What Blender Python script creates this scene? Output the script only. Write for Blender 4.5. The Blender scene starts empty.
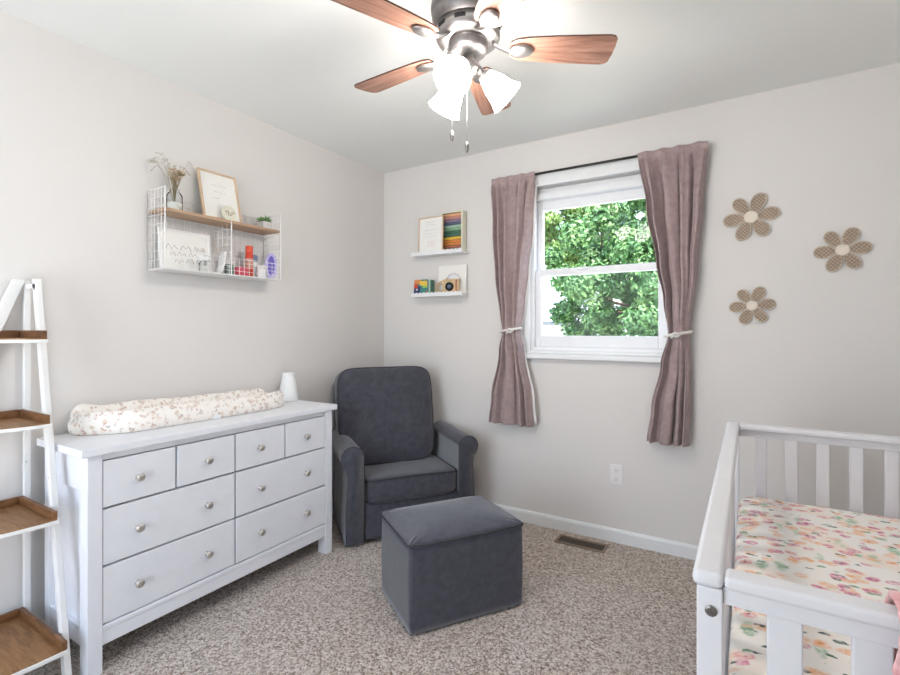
import bpy, bmesh, math, random
from mathutils import Vector, Matrix, Euler, noise
random.seed(7)
PI = math.pi
S = bpy.context.scene
COL = S.collection
WM = {}          # world matrices of things / parts, by object name

# ------------------------------------------------------------ colours, nodes
def lin(h):
    if isinstance(h, (tuple, list)): return tuple(h)[:3] + (1,)
    h = h.lstrip('#'); v = [int(h[i:i+2], 16)/255 for i in (0, 2, 4)]
    return tuple(c/12.92 if c <= .04045 else ((c+.055)/1.055)**2.4 for c in v) + (1,)

class NT:
    def __init__(s, name):
        s.m = bpy.data.materials.new(name); s.m.use_nodes = True
        s.t = s.m.node_tree; s.b = s.t.nodes['Principled BSDF']; s.out = s.t.nodes['Material Output']
        s.tc = None
    def n(s, typ, **kw):
        x = s.t.nodes.new(typ)
        for k, v in kw.items():
            if k.startswith('i_'):
                key = k[2:].replace('_', ' ')
                x.inputs[int(key) if key.isdigit() else key].default_value = v
            else: setattr(x, k, v)
        return x
    def l(s, a, b): s.t.links.new(a, b)
    def co(s, scale=(1, 1, 1), rot=(0, 0, 0), loc=(0, 0, 0)):
        if s.tc is None: s.tc = s.n('ShaderNodeTexCoord')
        mp = s.n('ShaderNodeMapping'); mp.inputs['Scale'].default_value = scale
        mp.inputs['Rotation'].default_value = rot; mp.inputs['Location'].default_value = loc
        s.l(s.tc.outputs['Object'], mp.inputs['Vector']); return mp.outputs[0]
    def noise(s, vec, scale, detail=4, rough=.5, dist=0):
        x = s.n('ShaderNodeTexNoise'); x.inputs['Scale'].default_value = scale
        x.inputs['Detail'].default_value = detail; x.inputs['Roughness'].default_value = rough
        x.inputs['Distortion'].default_value = dist
        s.l(vec, x.inputs['Vector']); return x
    def ramp(s, fac, stops, interp='LINEAR'):
        r = s.n('ShaderNodeValToRGB'); r.color_ramp.interpolation = interp
        e = r.color_ramp.elements
        e[0].position, e[0].color = stops[0][0], lin(stops[0][1])
        e[1].position, e[1].color = stops[-1][0], lin(stops[-1][1])
        for p, c in stops[1:-1]:
            q = e.new(p); q.color = lin(c)
        s.l(fac, r.inputs[0]); return r.outputs[0]
    def mix(s, fac, a, b, mode='MIX'):
        x = s.n('ShaderNodeMix', data_type='RGBA', blend_type=mode)
        for sock, v in ((x.inputs[0], fac), (x.inputs[6], a), (x.inputs[7], b)):
            if hasattr(v, 'links'): s.l(v, sock)
            elif isinstance(v, (int, float)): sock.default_value = v
            else: sock.default_value = lin(v)
        return x.outputs[2]
    def math(s, op, a, b=0.0):
        x = s.n('ShaderNodeMath', operation=op)
        for k, v in ((0, a), (1, b)):
            if hasattr(v, 'links'): s.l(v, x.inputs[k])
            else: x.inputs[k].default_value = v
        return x.outputs[0]
    def bump(s, h, strength=.2, dist=.01):
        x = s.n('ShaderNodeBump'); x.inputs['Strength'].default_value = strength
        x.inputs['Distance'].default_value = dist; s.l(h, x.inputs['Height'])
        s.l(x.outputs[0], s.b.inputs['Normal'])
    def base(s, c): 
        if hasattr(c, 'links'): s.l(c, s.b.inputs['Base Color'])
        else: s.b.inputs['Base Color'].default_value = lin(c)

def simple(name, col, rough=.5, metal=0, var=.04, scale=20, bump=0, sheen=0):
    m = NT(name); c = lin(col)
    nz = m.noise(m.co(), scale, 3)
    d = tuple(max(0, x*(1-var*2)) for x in c[:3]); u = tuple(min(1, x*(1+var)) for x in c[:3])
    m.base(m.ramp(nz.outputs[0], [(.3, d), (.7, u)]))
    m.b.inputs['Roughness'].default_value = rough; m.b.inputs['Metallic'].default_value = metal
    if sheen: m.b.inputs['Sheen Weight'].default_value = sheen
    if bump: m.bump(nz.outputs[0], bump, .005)
    return m.m

M = {}
def wall_mat(name, col):
    m = NT(name); v = m.co()
    n1 = m.noise(v, 1.2, 2); c = lin(col)
    m.base(m.ramp(n1.outputs[0], [(.3, tuple(x*.98 for x in c[:3])), (.7, c)]))
    n2 = m.noise(v, 260, 2); m.bump(n2.outputs[0], .08, .002)
    m.b.inputs['Roughness'].default_value = .62; return m.m
M['wall'] = wall_mat('wall_paint', '#e2deda')
M['ceiling'] = wall_mat('ceiling_paint', '#f0f1ee')
M['trim'] = simple('white_trim', '#eceded', .35, var=.01)
M['vinyl'] = simple('white_vinyl', '#edeef0', .3, var=.01)
M['dresser'] = simple('dresser_paint', '#e9eaee', .38, var=.01)
M['gap'] = simple('drawer_gap', '#8f9096', .8)
M['crib'] = simple('crib_paint', '#e4e3e5', .33, var=.01)
M['ledge'] = simple('ledge_white', '#f0f0f1', .3, var=.01)
M['wire'] = simple('white_wire', '#eceae8', .4, var=.01)
M['black'] = simple('black_metal', '#26221f', .45)
M['dark'] = simple('dark_void', '#1b1a19', .8)
M['plastic_white'] = simple('white_plastic', '#eeeceb', .3, var=.01)
M['paper'] = simple('white_paper', '#f3f1ec', .7, var=.01)
M['ink'] = simple('grey_ink', '#8f8a88', .8)
M['inkpink'] = simple('pink_ink', '#cf8f88', .8)
M['pine'] = simple('pale_wood', '#dcbfa0', .5, var=.08, scale=9)
M['maple'] = simple('toy_wood', '#d5b98f', .5, var=.08, scale=14)
M['nickel'] = simple('brushed_nickel', '#a5a19f', .38, 1, .05, 60)
M['nickeldark'] = simple('dark_pewter', '#858180', .48, 1, .06, 60)  # darker, rougher metal for the fan's motor and switch housings
M['knob'] = simple('satin_knob', '#c9c3bb', .3, .75, .04, 80)
M['rope'] = simple('cotton_rope', '#f0ebe4', .9, var=.1, scale=300, bump=.5)
M['lining'] = simple('curtain_lining', '#eeeae8', .9)
M['vent'] = simple('brown_vent_metal', '#8f7a69', .45, .2)
M['handle'] = simple('pull_metal', '#8c8884', .3, .9)
for k, h in dict(red='#d8452f', redcap='#e2583a', pink='#d64f63', lavender='#c9c1ec', purple='#6f63bf', green='#86b38d', dgreen='#4c7561',
                 navy='#3c4470', blue='#2f5f9c', orange='#e08f4a', yellow='#edc84f', peach='#edb98d', rust='#b3705a', rose='#d99a8b',
                 grey='#8b8790', slate='#5f6a80', mint='#a9c9b6', teal='#3f8a83', lime='#a9cf55', plum='#96809a').items():
    M[k] = simple('paint_'+k, h, .5, var=.02)
M['bluegrey'] = simple('blue_grey_lid', '#7c88a3', .5)
M['cream'] = simple('cream_card', '#e5e2cf', .6)

def wood(name, a, b, c, axis=(3, 40, 40), rot=(0, 0, 0), rough=.45):
    m = NT(name); v = m.co(axis, rot)
    n1 = m.noise(v, 1.0, 6, .6, .6)
    col = m.ramp(n1.outputs[0], [(.3, a), (.5, b), (.72, c)])
    n2 = m.noise(m.co(), 5, 3)
    col = m.mix(m.math('MULTIPLY', n2.outputs[0], .35), col, a)
    m.base(col); m.b.inputs['Roughness'].default_value = rough
    m.bump(n1.outputs[0], .1, .003); return m.m
def blade_wood():
    m = NT('fan_blade_wood'); v = m.co()
    sp_ = m.n('ShaderNodeSeparateXYZ'); m.l(v, sp_.inputs[0])
    an = m.math('ARCTAN2', sp_.outputs[1], sp_.outputs[0])
    ln = m.n('ShaderNodeVectorMath', operation='LENGTH'); m.l(v, ln.inputs[0])
    cb = m.n('ShaderNodeCombineXYZ'); m.l(m.math('MULTIPLY', an, 26), cb.inputs[0]); m.l(m.math('MULTIPLY', ln.outputs['Value'], 5), cb.inputs[1])
    n1 = m.noise(cb.outputs[0], 1.0, 5, .65, .4)
    m.base(m.ramp(n1.outputs[0], [(.3, '#6d493b'), (.5, '#976d5b'), (.7, '#b08b7a')])); m.b.inputs['Roughness'].default_value = .36; return m.m
M['blade'] = blade_wood()
M['bladeedge'] = simple('blade_edge', '#4c2f24', .5)
M['oak'] = wood('shelf_board_wood', '#9f7f60', '#b6967a', '#c6a98c', (60, 4, 60))
M['tray'] = wood('ladder_tray_wood', '#6f4c2c', '#936a42', '#a98055', (10, 70, 30))
M['rim'] = wood('ladder_rim_wood', '#5a3a22', '#7c5433', '#966b45', (12, 12, 60))

def distressed():
    m = NT('distressed_white'); v = m.co((30, 30, 9))
    n = m.noise(v, 1, 4, .6)
    m.base(m.ramp(n.outputs[0], [(.0, '#5a4a3d'), (.265, '#6a5b4e'), (.285, '#e6e5e2'), (1, '#efeeeb')]))
    m.b.inputs['Roughness'].default_value = .6; return m.m
M['distress'] = distressed()

def carpet():
    m = NT('carpet_pile'); v = m.co()
    n0 = m.noise(v, 14, 4, .6, .8)
    n1 = m.noise(v, 70, 5, .8); n3 = m.noise(v, 3.2, 3, .5)
    def cells(sc):
        vo = m.n('ShaderNodeTexVoronoi'); vo.inputs['Scale'].default_value = sc; m.l(v, vo.inputs['Vector'])
        sp_ = m.n('ShaderNodeSeparateColor'); m.l(vo.outputs['Color'], sp_.inputs[0]); return sp_.outputs[0], vo.outputs['Distance']
    c1, d1 = cells(190); c2, d2 = cells(115)
    f = m.math('ADD', m.math('MULTIPLY', c1, .33), m.math('ADD', m.math('MULTIPLY', c2, .27), m.math('MULTIPLY', n1.outputs[0], .40)))
    col = m.ramp(f, [(.24, '#6a574a'), (.37, '#9a8676'), (.50, '#c6b7aa'), (.66, '#ebe1d8')])
    col = m.mix(m.ramp(n3.outputs[0], [(.35, (0, 0, 0)), (.7, (.22, .22, .22))]), col, '#bcae9f')
    m.base(col); m.b.inputs['Roughness'].default_value = 1
    m.b.inputs['Sheen Weight'].default_value = .15
    h = m.math('ADD', m.math('SUBTRACT', f, m.math('MULTIPLY', d1, .4)), m.math('MULTIPLY', n0.outputs[0], .5))
    m.bump(h, .8, .012); return m.m
M['carpet'] = carpet()

def fabric(name, a, b, scale=420, sheen=.4, rough=.9):
    m = NT(name); v = m.co()
    n1 = m.noise(v, scale, 2, .6); n2 = m.noise(v, 30, 3)
    f = m.math('ADD', m.math('MULTIPLY', n1.outputs[0], .7), m.math('MULTIPLY', n2.outputs[0], .3))
    m.base(m.ramp(f, [(.36, a), (.64, b)])); m.b.inputs['Roughness'].default_value = rough
    m.b.inputs['Sheen Weight'].default_value = sheen; m.b.inputs['Sheen Roughness'].default_value = .45
    m.bump(f, .35, .003); return m.m
M['chair'] = fabric('charcoal_fabric', '#2d2d35', '#50515c', sheen=.5)
M['piping'] = simple('dark_piping', '#35343a', .8)
M['curtain'] = fabric('mauve_linen', '#8f7a7a', '#b5a19f', 300, .25)
M['knit'] = fabric('pink_knit', '#dd9f9f', '#f2c8c6', 60, .5)

def floral():
    m = NT('floral_sheet')
    base = '#f6f1ea'
    v0 = m.co()
    wob = m.noise(v0, 28, 2)
    def distort(v, k):
        x = m.n('ShaderNodeVectorMath', operation='MULTIPLY_ADD')
        m.l(wob.outputs['Color'], x.inputs[0]); x.inputs[1].default_value = (k, k, k); m.l(v, x.inputs[2]); return x.outputs[0]
    col = m.mix(m.ramp(m.noise(v0, 7, 2).outputs[0], [(.5, (0, 0, 0)), (.68, (.5, .5, .5))]), base, '#f5d9c4')
    def layer(col, scale, rot, vscale, loc, r, colors, dens, soft=.08, centre=None):
        v = distort(m.co(vscale, rot, loc), .03)
        vo = m.n('ShaderNodeTexVoronoi', feature='F1'); vo.inputs['Scale'].default_value = scale
        m.l(v, vo.inputs['Vector'])
        d = vo.outputs['Distance']
        sep = m.n('ShaderNodeSeparateColor'); m.l(vo.outputs['Color'], sep.inputs[0])
        pick = m.math('LESS_THAN', sep.outputs[0], dens)
        mask = m.ramp(d, [(r-soft, (1, 1, 1)), (r+soft, (0, 0, 0))])
        fac = m.math('MULTIPLY', m.math('MULTIPLY', mask, pick), m.ramp(m.noise(v0, 70, 3).outputs[0], [(.36, (.35, .35, .35)), (.55, (1, 1, 1))]))
        c = m.ramp(sep.outputs[1], colors, 'CONSTANT')
        if centre:
            c = m.mix(m.ramp(d, [(.08, (1, 1, 1)), (.13, (0, 0, 0))]), c, centre)
            c = m.mix(m.math('MULTIPLY', m.ramp(m.noise(v0, 90, 2).outputs[0], [(.45, (0, 0, 0)), (.6, (1, 1, 1))]), .45), c, '#f8e2dc')
        return m.mix(fac, col, c)
    col = layer(col, 20, (0, 0, .6), (1, .5, 1), (.3, .1, 0), .27, [(0, '#a9c4a6'), (.5, '#b9cdb2')], .9)
    col = layer(col, 21, (0, 0, .2), (1, 1.3, 1), (.7, .4, 0), .38, [(0, '#f0b98c'), (.5, '#f3c7a4'), (.8, '#eeb67a')], .75, .08, '#d98f55')
    col = layer(col, 20, (0, 0, .0), (1, 1.2, 1), (.1, .9, 0), .34, [(0, '#d77fa0'), (.35, '#e39a9a'), (.7, '#cf7397')], .7, .05, '#8f4a62')
    col = layer(col, 36, (0, 0, -.6), (.6, 1.3, 1), (.5, .2, 0), .27, [(0, '#7fa587'), (.5, '#50695c'), (.8, '#3d4a4a')], .42, .03)
    m.base(col); m.b.inputs['Roughness'].default_value = .85
    m.bump(m.noise(v0, 400, 2).outputs[0], .1, .002)
    return m.m
M['floral'] = floral()

def padcloth():
    m = NT('printed_pad_cover'); v0 = m.co()
    wob = m.noise(v0, 60, 2)
    x = m.n('ShaderNodeVectorMath', operation='MULTIPLY_ADD')
    m.l(wob.outputs['Color'], x.inputs[0]); x.inputs[1].default_value = (.02, .02, .02); m.l(v0, x.inputs[2])
    col = m.mix(0, '#f5efe7', '#f5efe7')
    for sc, r, dens, cs, lo in ((34, .34, .8, [(0, '#c9b39a'), (.4, '#dcbfa2'), (.7, '#c7a9a0')], 0),
                                (52, .32, .75, [(0, '#a89c94'), (.5, '#c99f86')], .37)):
        mp = m.n('ShaderNodeMapping'); mp.inputs['Location'].default_value = (lo, lo, lo); m.l(x.outputs[0], mp.inputs[0])
        vo = m.n('ShaderNodeTexVoronoi'); vo.inputs['Scale'].default_value = sc; m.l(mp.outputs[0], vo.inputs['Vector'])
        sep = m.n('ShaderNodeSeparateColor'); m.l(vo.outputs['Color'], sep.inputs[0])
        fac = m.math('MULTIPLY', m.ramp(vo.outputs['Distance'], [(r-.08, (.9, .9, .9)), (r+.08, (0, 0, 0))]), m.math('LESS_THAN', sep.outputs[0], dens))
        n = m.noise(v0, 180, 2)
        fac = m.math('MULTIPLY', fac, m.ramp(n.outputs[0], [(.4, (.2, .2, .2)), (.6, (1, 1, 1))]))
        col = m.mix(fac, col, m.ramp(sep.outputs[1], cs, 'CONSTANT'))
    m.base(col); m.b.inputs['Roughness'].default_value = .85; return m.m
M['pad'] = padcloth()

def cane():
    m = NT('woven_cane'); 
    c = None
    w1 = m.n('ShaderNodeTexWave', bands_direction='DIAGONAL'); w1.inputs['Scale'].default_value = 36
    m.l(m.co((1, 0, 1)), w1.inputs['Vector'])
    w2 = m.n('ShaderNodeTexWave', bands_direction='DIAGONAL'); w2.inputs['Scale'].default_value = 36
    m.l(m.co((-1, 0, 1)), w2.inputs['Vector'])
    f = m.math('MULTIPLY', w1.outputs['Fac'], w2.outputs['Fac'])
    m.base(m.ramp(f, [(.1, '#93806f'), (.5, '#c4b19d')])); m.b.inputs['Roughness'].default_value = .7
    m.bump(f, .5, .004); return m.m
M['cane'] = cane()
M['canerim'] = simple('rattan_rim', '#cfc1b0', .6)
M['flowercentre'] = simple('pale_disc', '#e8dccd', .6)

def emis(name, col, st):
    m = NT(name); m.base(col)
    m.b.inputs['Emission Color'].default_value = lin(col); m.b.inputs['Emission Strength'].default_value = st
    return m.m
SHADE = 74
M['shade'] = emis('lit_frosted_shade', (1, .95, .90), SHADE)
M['frost'] = simple('frosted_lamp_white', '#f3f3f2', .35, var=.01)

def glass(name, k=.08):
    m = NT(name); t = m.t
    tr = m.n('ShaderNodeBsdfTransparent'); gl = m.n('ShaderNodeBsdfGlossy'); gl.inputs['Roughness'].default_value = .02
    fr = m.n('ShaderNodeFresnel'); fr.inputs['IOR'].default_value = 1.25
    mx = m.n('ShaderNodeMixShader'); m.l(fr.outputs[0], mx.inputs[0]); m.l(tr.outputs[0], mx.inputs[1]); m.l(gl.outputs[0], mx.inputs[2])
    m.l(mx.outputs[0], m.out.inputs[0]); return m.m
M['glass'] = glass('window_glass')
def vaseglass():
    m = NT('clear_glass_jar')
    tr = m.n('ShaderNodeBsdfTransparent'); tr.inputs[0].default_value = (.93, .95, .95, 1)
    gl = m.n('ShaderNodeBsdfGlossy'); gl.inputs['Roughness'].default_value = .05
    fr = m.n('ShaderNodeFresnel'); fr.inputs['IOR'].default_value = 1.16
    mx = m.n('ShaderNodeMixShader'); m.l(fr.outputs[0], mx.inputs[0]); m.l(tr.outputs[0], mx.inputs[1]); m.l(gl.outputs[0], mx.inputs[2])
    m.l(mx.outputs[0], m.out.inputs[0]); return m.m
M['jar'] = vaseglass()

def leafmat(name, a, b, c):
    m = NT(name); v = m.co(); n = m.noise(v, 3.5, 3); n2 = m.noise(v, 22, 2)
    f = m.math('ADD', m.math('MULTIPLY', n.outputs[0], .5), m.math('MULTIPLY', n2.outputs[0], .5))
    m.base(m.ramp(f, [(.35, a), (.5, b), (.65, c)])); m.b.inputs['Roughness'].default_value = .5
    tl = m.n('ShaderNodeBsdfTranslucent'); tl.inputs[0].default_value = lin(b)
    mx = m.n('ShaderNodeMixShader'); mx.inputs[0].default_value = .22
    m.l(m.b.outputs[0], mx.inputs[1]); m.l(tl.outputs[0], mx.inputs[2]); m.l(mx.outputs[0], m.out.inputs[0]); return m.m
M['leaf'] = leafmat('green_leaves', '#1f3a1d', '#44703c', '#98b474')
M['leafy'] = leafmat('yellowish_leaves', '#3f5c2c', '#76944e', '#b4c888')
M['bark'] = simple('bark', '#5a4a3c', .9, var=.2, bump=.5)
M['grass'] = simple('lawn', '#9c9a86', .9, var=.15, scale=4)
M['siding'] = simple('white_siding', '#dfe1e2', .6, var=.01)
M['roof'] = simple('pale_roof', '#8a8a90', .8)
M['eave'] = simple('grey_eave', '#5d6268', .8)
M['plant'] = simple('succulent_green', '#6f9a5a', .5, var=.2, scale=60)
M['plantdark'] = simple('soil_dark', '#3a342c', .9)
M['pot'] = simple('concrete_pot', '#d6d4d0', .8, var=.08, scale=60)
M['sand'] = simple('white_sand', '#efece6', .9)
M['dried'] = simple('dried_flower', '#b3987c', .9, var=.2, scale=90)
M['driedlight'] = simple('dried_flower_pale', '#d8c6ae', .9, var=.15, scale=90)
M['stem'] = simple('dried_stem', '#8e8266', .9)
M['fluff'] = simple('pale_grass', '#b8b3a2', .9)

# ------------------------------------------------------------ object helpers
def tag(o, label=None, cat=None, group=None, kind=None):
    if label: o['label'] = label
    if cat: o['category'] = cat
    if group: o['group'] = group
    if kind: o['kind'] = kind
    return o
def thing(name, label, cat, loc=(0, 0, 0), rz=0, group=None):
    o = bpy.data.objects.new(name, None); COL.objects.link(o); o.empty_display_size = .05
    o.location = loc; o.rotation_euler = (0, 0, rz)
    WM[o.name] = Matrix.LocRotScale(Vector(loc), Euler((0, 0, rz)), None)
    return tag(o, label, cat, group)
def struct(name, loc=(0, 0, 0)):
    o = bpy.data.objects.new(name, None); COL.objects.link(o); o.location = loc
    WM[o.name] = Matrix.Translation(loc); return tag(o, kind='structure')
def obj(name, bm, mat, parent=None, smooth=False, local=False, bevel=0, seg=2, tagd=None, origin=None, label=None, ang=35):
    """link bm as ONE object; bm is in world coords unless local (then in parent's frame)"""
    bmesh.ops.recalc_face_normals(bm, faces=bm.faces)
    me = bpy.data.meshes.new(name); bm.to_mesh(me); bm.free()
    o = bpy.data.objects.new(name, me); COL.objects.link(o)
    mats = mat if isinstance(mat, (list, tuple)) else [mat]
    for m in mats: me.materials.append(M[m] if isinstance(m, str) else m)
    if parent is not None:
        o.parent = parent; W = WM[parent.name]
        if not local: me.transform(W.inverted())
        WM[o.name] = W
    else:
        if origin is None:
            vs = [v.co for v in me.vertices]
            origin = Vector(((min(v.x for v in vs)+max(v.x for v in vs))/2, (min(v.y for v in vs)+max(v.y for v in vs))/2, min(v.z for v in vs)))
        origin = Vector(origin); me.transform(Matrix.Translation(-origin)); o.location = origin
        WM[o.name] = Matrix.Translation(origin)
    if bevel:
        b = o.modifiers.new('bevel', 'BEVEL'); b.width = bevel; b.segments = seg; b.limit_method = 'ANGLE'; b.angle_limit = math.radians(ang)
        b.harden_normals = False
    if smooth or bevel:
        for p in me.polygons: p.use_smooth = True
        if not smooth:
            me.polygons.foreach_set('use_smooth', [True]*len(me.polygons))
            w = o.modifiers.new('wn', 'WEIGHTED_NORMAL'); w.keep_sharp = True
    if label: o['label'] = label
    return o
def BM(): return bmesh.new()
def hexa(bm, p):
    v = [bm.verts.new(Vector(q)) for q in p]
    for f in ((0, 3, 2, 1), (4, 5, 6, 7), (0, 1, 5, 4), (1, 2, 6, 5), (2, 3, 7, 6), (3, 0, 4, 7)): bm.faces.new([v[i] for i in f])
    return v
def box(bm, x0, x1, y0, y1, z0, z1, mtx=None):
    p = [(x0, y0, z0), (x1, y0, z0), (x1, y1, z0), (x0, y1, z0), (x0, y0, z1), (x1, y0, z1), (x1, y1, z1), (x0, y1, z1)]
    if mtx is not None: p = [mtx @ Vector(q) for q in p]
    return hexa(bm, p)
def frame_from(d):
    d = Vector(d).normalized(); a = Vector((0, 0, 1)) if abs(d.z) < .9 else Vector((1, 0, 0))
    u = d.cross(a).normalized(); return d, u, d.cross(u).normalized()
def tube(bm, pts, r, seg=8, cap=True, closed=False):
    pts = [Vector(p) for p in pts]; n = len(pts); rings = []
    rr = r if isinstance(r, (list, tuple)) else [r]*n
    u = None
    for i, p in enumerate(pts):
        if closed: d = pts[(i+1) % n]-pts[i-1]
        else: d = pts[min(i+1, n-1)]-pts[max(i-1, 0)]
        d.normalize()
        if u is None: _, u, w = frame_from(d)
        else:
            u = (u-d*u.dot(d)).normalized()
        w = d.cross(u)
        rings.append([bm.verts.new(p+(u*math.cos(2*PI*k/seg)+w*math.sin(2*PI*k/seg))*rr[i]) for k in range(seg)])
    m = n if closed else n-1
    for i in range(m):
        a, b = rings[i], rings[(i+1) % n]
        for k in range(seg): bm.faces.new((a[k], a[(k+1) % seg], b[(k+1) % seg], b[k]))
    if cap and not closed: bm.faces.new(rings[0][::-1]); bm.faces.new(rings[-1])
def lathe(bm, prof, c=(0, 0, 0), axis=(0, 0, 1), seg=28, cap=True):
    d, u, w = frame_from(axis); c = Vector(c); rings = []
    if abs(Vector(axis).normalized().z) > .999: u, w = Vector((1, 0, 0)), Vector((0, 1, 0))
    for r, h in prof:
        rings.append([bm.verts.new(c+d*h+(u*math.cos(2*PI*k/seg)+w*math.sin(2*PI*k/seg))*max(r, 1e-5)) for k in range(seg)])
    for i in range(len(rings)-1):
        a, b = rings[i], rings[i+1]
        for k in range(seg): bm.faces.new((a[k], a[(k+1) % seg], b[(k+1) % seg], b[k]))
    if cap: bm.faces.new(rings[0][::-1]); bm.faces.new(rings[-1])
def prism(bm, poly, z0, z1, mtx=None):
    """poly: list of 2D points; extruded z0..z1 in the frame mtx"""
    mtx = mtx or Matrix.Identity(4)
    a = [bm.verts.new(mtx @ Vector((x, y, z0))) for x, y in poly]; b = [bm.verts.new(mtx @ Vector((x, y, z1))) for x, y in poly]
    n = len(poly)
    bm.faces.new(a[::-1]); bm.faces.new(b)
    for i in range(n): bm.faces.new((a[i], a[(i+1) % n], b[(i+1) % n], b[i]))
def ico(bm, c, r, sub=2, scale=(1, 1, 1)):
    m = Matrix.Translation(Vector(c)) @ Matrix.Diagonal(Vector(scale).to_4d())
    bmesh.ops.create_icosphere(bm, subdivisions=sub, radius=r, matrix=m)
def grid_surface(bm, f, nu, nv, closed_u=False):
    V = [[bm.verts.new(Vector(f(i/(nu if closed_u else nu-1), j/(nv-1)))) for i in range(nu)] for j in range(nv)]
    for j in range(nv-1):
        for i in range(nu if closed_u else nu-1):
            bm.faces.new((V[j][i], V[j][(i+1) % nu], V[j+1][(i+1) % nu], V[j+1][i]))
    return V
def lerp(pts, z):
    """piecewise smooth interpolation of (z, value) sorted by z descending or ascending"""
    pts = sorted(pts)
    if z <= pts[0][0]: return pts[0][1]
    for (a, x), (b, y) in zip(pts, pts[1:]):
        if z <= b:
            t = (z-a)/(b-a); t = t*t*(3-2*t); return x+(y-x)*t
    return pts[-1][1]
def ell(t, a, b, p=2.5):
    c, s = math.cos(t), math.sin(t)
    return a*math.copysign(abs(c)**(2/p), c), b*math.copysign(abs(s)**(2/p), s)
def cushion(bm, sx, sy, sz, mtx, n=20, p=5, crown=.0, edge=.5):
    """a puffy rounded box centred on the origin of mtx"""
    nu, nv = n*4, n
    rings = []
    for j in range(nv+1):
        v = -1+2*j/nv
        ph = v*PI/2
        cz = math.copysign(abs(math.sin(ph))**(edge), math.sin(ph)); cr = abs(math.cos(ph))**(edge*.55)
        ring = []
        for i in range(nu):
            x, y = ell(2*PI*i/nu, 1, 1, p)
            X, Y = x*cr, y*cr
            z = cz*sz/2*(1+crown*max(0, 1-X*X)*max(0, 1-Y*Y))
            ring.append(bm.verts.new(mtx @ Vector((X*sx/2, Y*sy/2, z))))
        rings.append(ring)
    for j in range(nv):
        for i in range(nu):
            bm.faces.new((rings[j][i], rings[j][(i+1) % nu], rings[j+1][(i+1) % nu], rings[j+1][i]))
    bm.faces.new(rings[0][::-1]); bm.faces.new(rings[-1])
T = Matrix.Translation
def R(a, ax='Z'): return Matrix.Rotation(a, 4, ax)

# ------------------------------------------------------------ room shell
RX, RY, H = 3.25, -3.75, 2.44
FX0, FX1, FZ0, FZ1 = .2, 1.75, .2, 2.2  # rear wall opening, unseen, added to let daylight in
GY0, GY1 = -3.6, -3.2  # right wall opening, likewise unseen and added for daylight
tag(obj('floor', (lambda b: (box(b, -.12, RX+.12, RY-.12, .12, -.1, 0), b)[1])(BM()), 'carpet'), kind='structure')
tag(obj('ceiling', (lambda b: (box(b, -.12, RX+.12, RY-.12, .12, H, H+.15), b)[1])(BM()), 'ceiling'), kind='structure')
b = BM(); box(b, -.12, 0, RY, 0, 0, H); tag(obj('wall_left', b, 'wall'), kind='structure')
b = BM()
for a in ((RY, GY0, 0, H), (GY1, 0, 0, H), (GY0, GY1, 0, FZ0), (GY0, GY1, FZ1, H)): box(b, RX, RX+.12, a[0], a[1], a[2], a[3])
tag(obj('wall_right', b, 'wall'), kind='structure')
WX0, WX1, WZ0, WZ1 = 1.20, 2.02, 1.10, 2.14
b = BM()
for a in ((-.12, WX0, 0, H), (WX1, RX+.12, 0, H), (WX0, WX1, 0, WZ0), (WX0, WX1, WZ1, H)): box(b, a[0], a[1], 0, .12, a[2], a[3])
tag(obj('wall_back', b, 'wall'), kind='structure')
b = BM()
for a in ((-.12, FX0, 0, H), (FX1, RX+.12, 0, H), (FX0, FX1, 0, FZ0), (FX0, FX1, FZ1, H)): box(b, a[0], a[1], RY-.12, RY, a[2], a[3])
tag(obj('wall_front', b, 'wall'), kind='structure')
def baseb(name, x0, x1, y0, y1, back):
    b = BM()
    if back: 
        prof = [(0, 0), (-.013, 0), (-.013, .062), (-.009, .073), (0, .077)]
        m = Matrix(((0, 0, 1, 0), (1, 0, 0, 0), (0, 1, 0, 0), (0, 0, 0, 1)))   # poly x->y, poly y->z, extrude->x
        prism(b, prof, x0, x1, m)
    else:
        prof = [(0, 0), (.013, 0), (.013, .062), (.009, .073), (0, .077)]
        m = Matrix(((1, 0, 0, 0), (0, 0, 1, 0), (0, 1, 0, 0), (0, 0, 0, 1)))
        prism(b, prof, y0, y1, m)
    return tag(obj(name, b, 'trim'), kind='structure')
baseb('baseboard_back', .013, RX, 0, 0, True)
baseb('baseboard_left', 0, 0, RY, 0, False)

# window in the back wall
def window(name, x0, x1, z0, z1, y, s, glassz, gx, mid):
    """x0..z1 opening; y inner wall face; s=+1 outwards direction"""
    w = struct(name, ((x0+x1)/2, y, z0))
    b = BM()
    def fr(ax0, ax1, az0, az1, bx0, bx1, bz0, bz1, ya, yb):
        ya, yb = sorted((y+s*ya, y+s*yb))
        box(b, ax0, bx0, ya, yb, az0, az1); box(b, bx1, ax1, ya, yb, az0, az1)
        box(b, bx0, bx1, ya, yb, az0, bz0); box(b, bx0, bx1, ya, yb, bz1, az1)
    fr(x0, x1, z0, z1, x0+.025, x1-.025, z0+.03, z1-.04, .008, .115)
    obj('window_frame', b, 'vinyl', w, bevel=.002)
    b = BM(); fr(x0+.025, x1-.025, z0+.03, mid+.02, gx[0], gx[1], glassz[0], mid-.02, .028, .058)
    obj('lower_sash', b, 'vinyl', w, bevel=.003)
    b = BM(); fr(x0+.025, x1-.025, mid-.02, z1-.04, gx[0], gx[1], mid+.02, glassz[1], .062, .09)
    obj('upper_sash', b, 'vinyl', w, bevel=.003)
    for nm, a, c, yy in (('lower_glass', glassz[0], mid-.02, .043), ('upper_glass', mid+.02, glassz[1], .076)):
        b = BM(); v = [b.verts.new((xx, y+s*yy, zz)) for xx, zz in ((gx[0], a), (gx[1], a), (gx[1], c), (gx[0], c))]; b.faces.new(v)
        obj(nm, b, 'glass', w)
    return w
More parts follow.
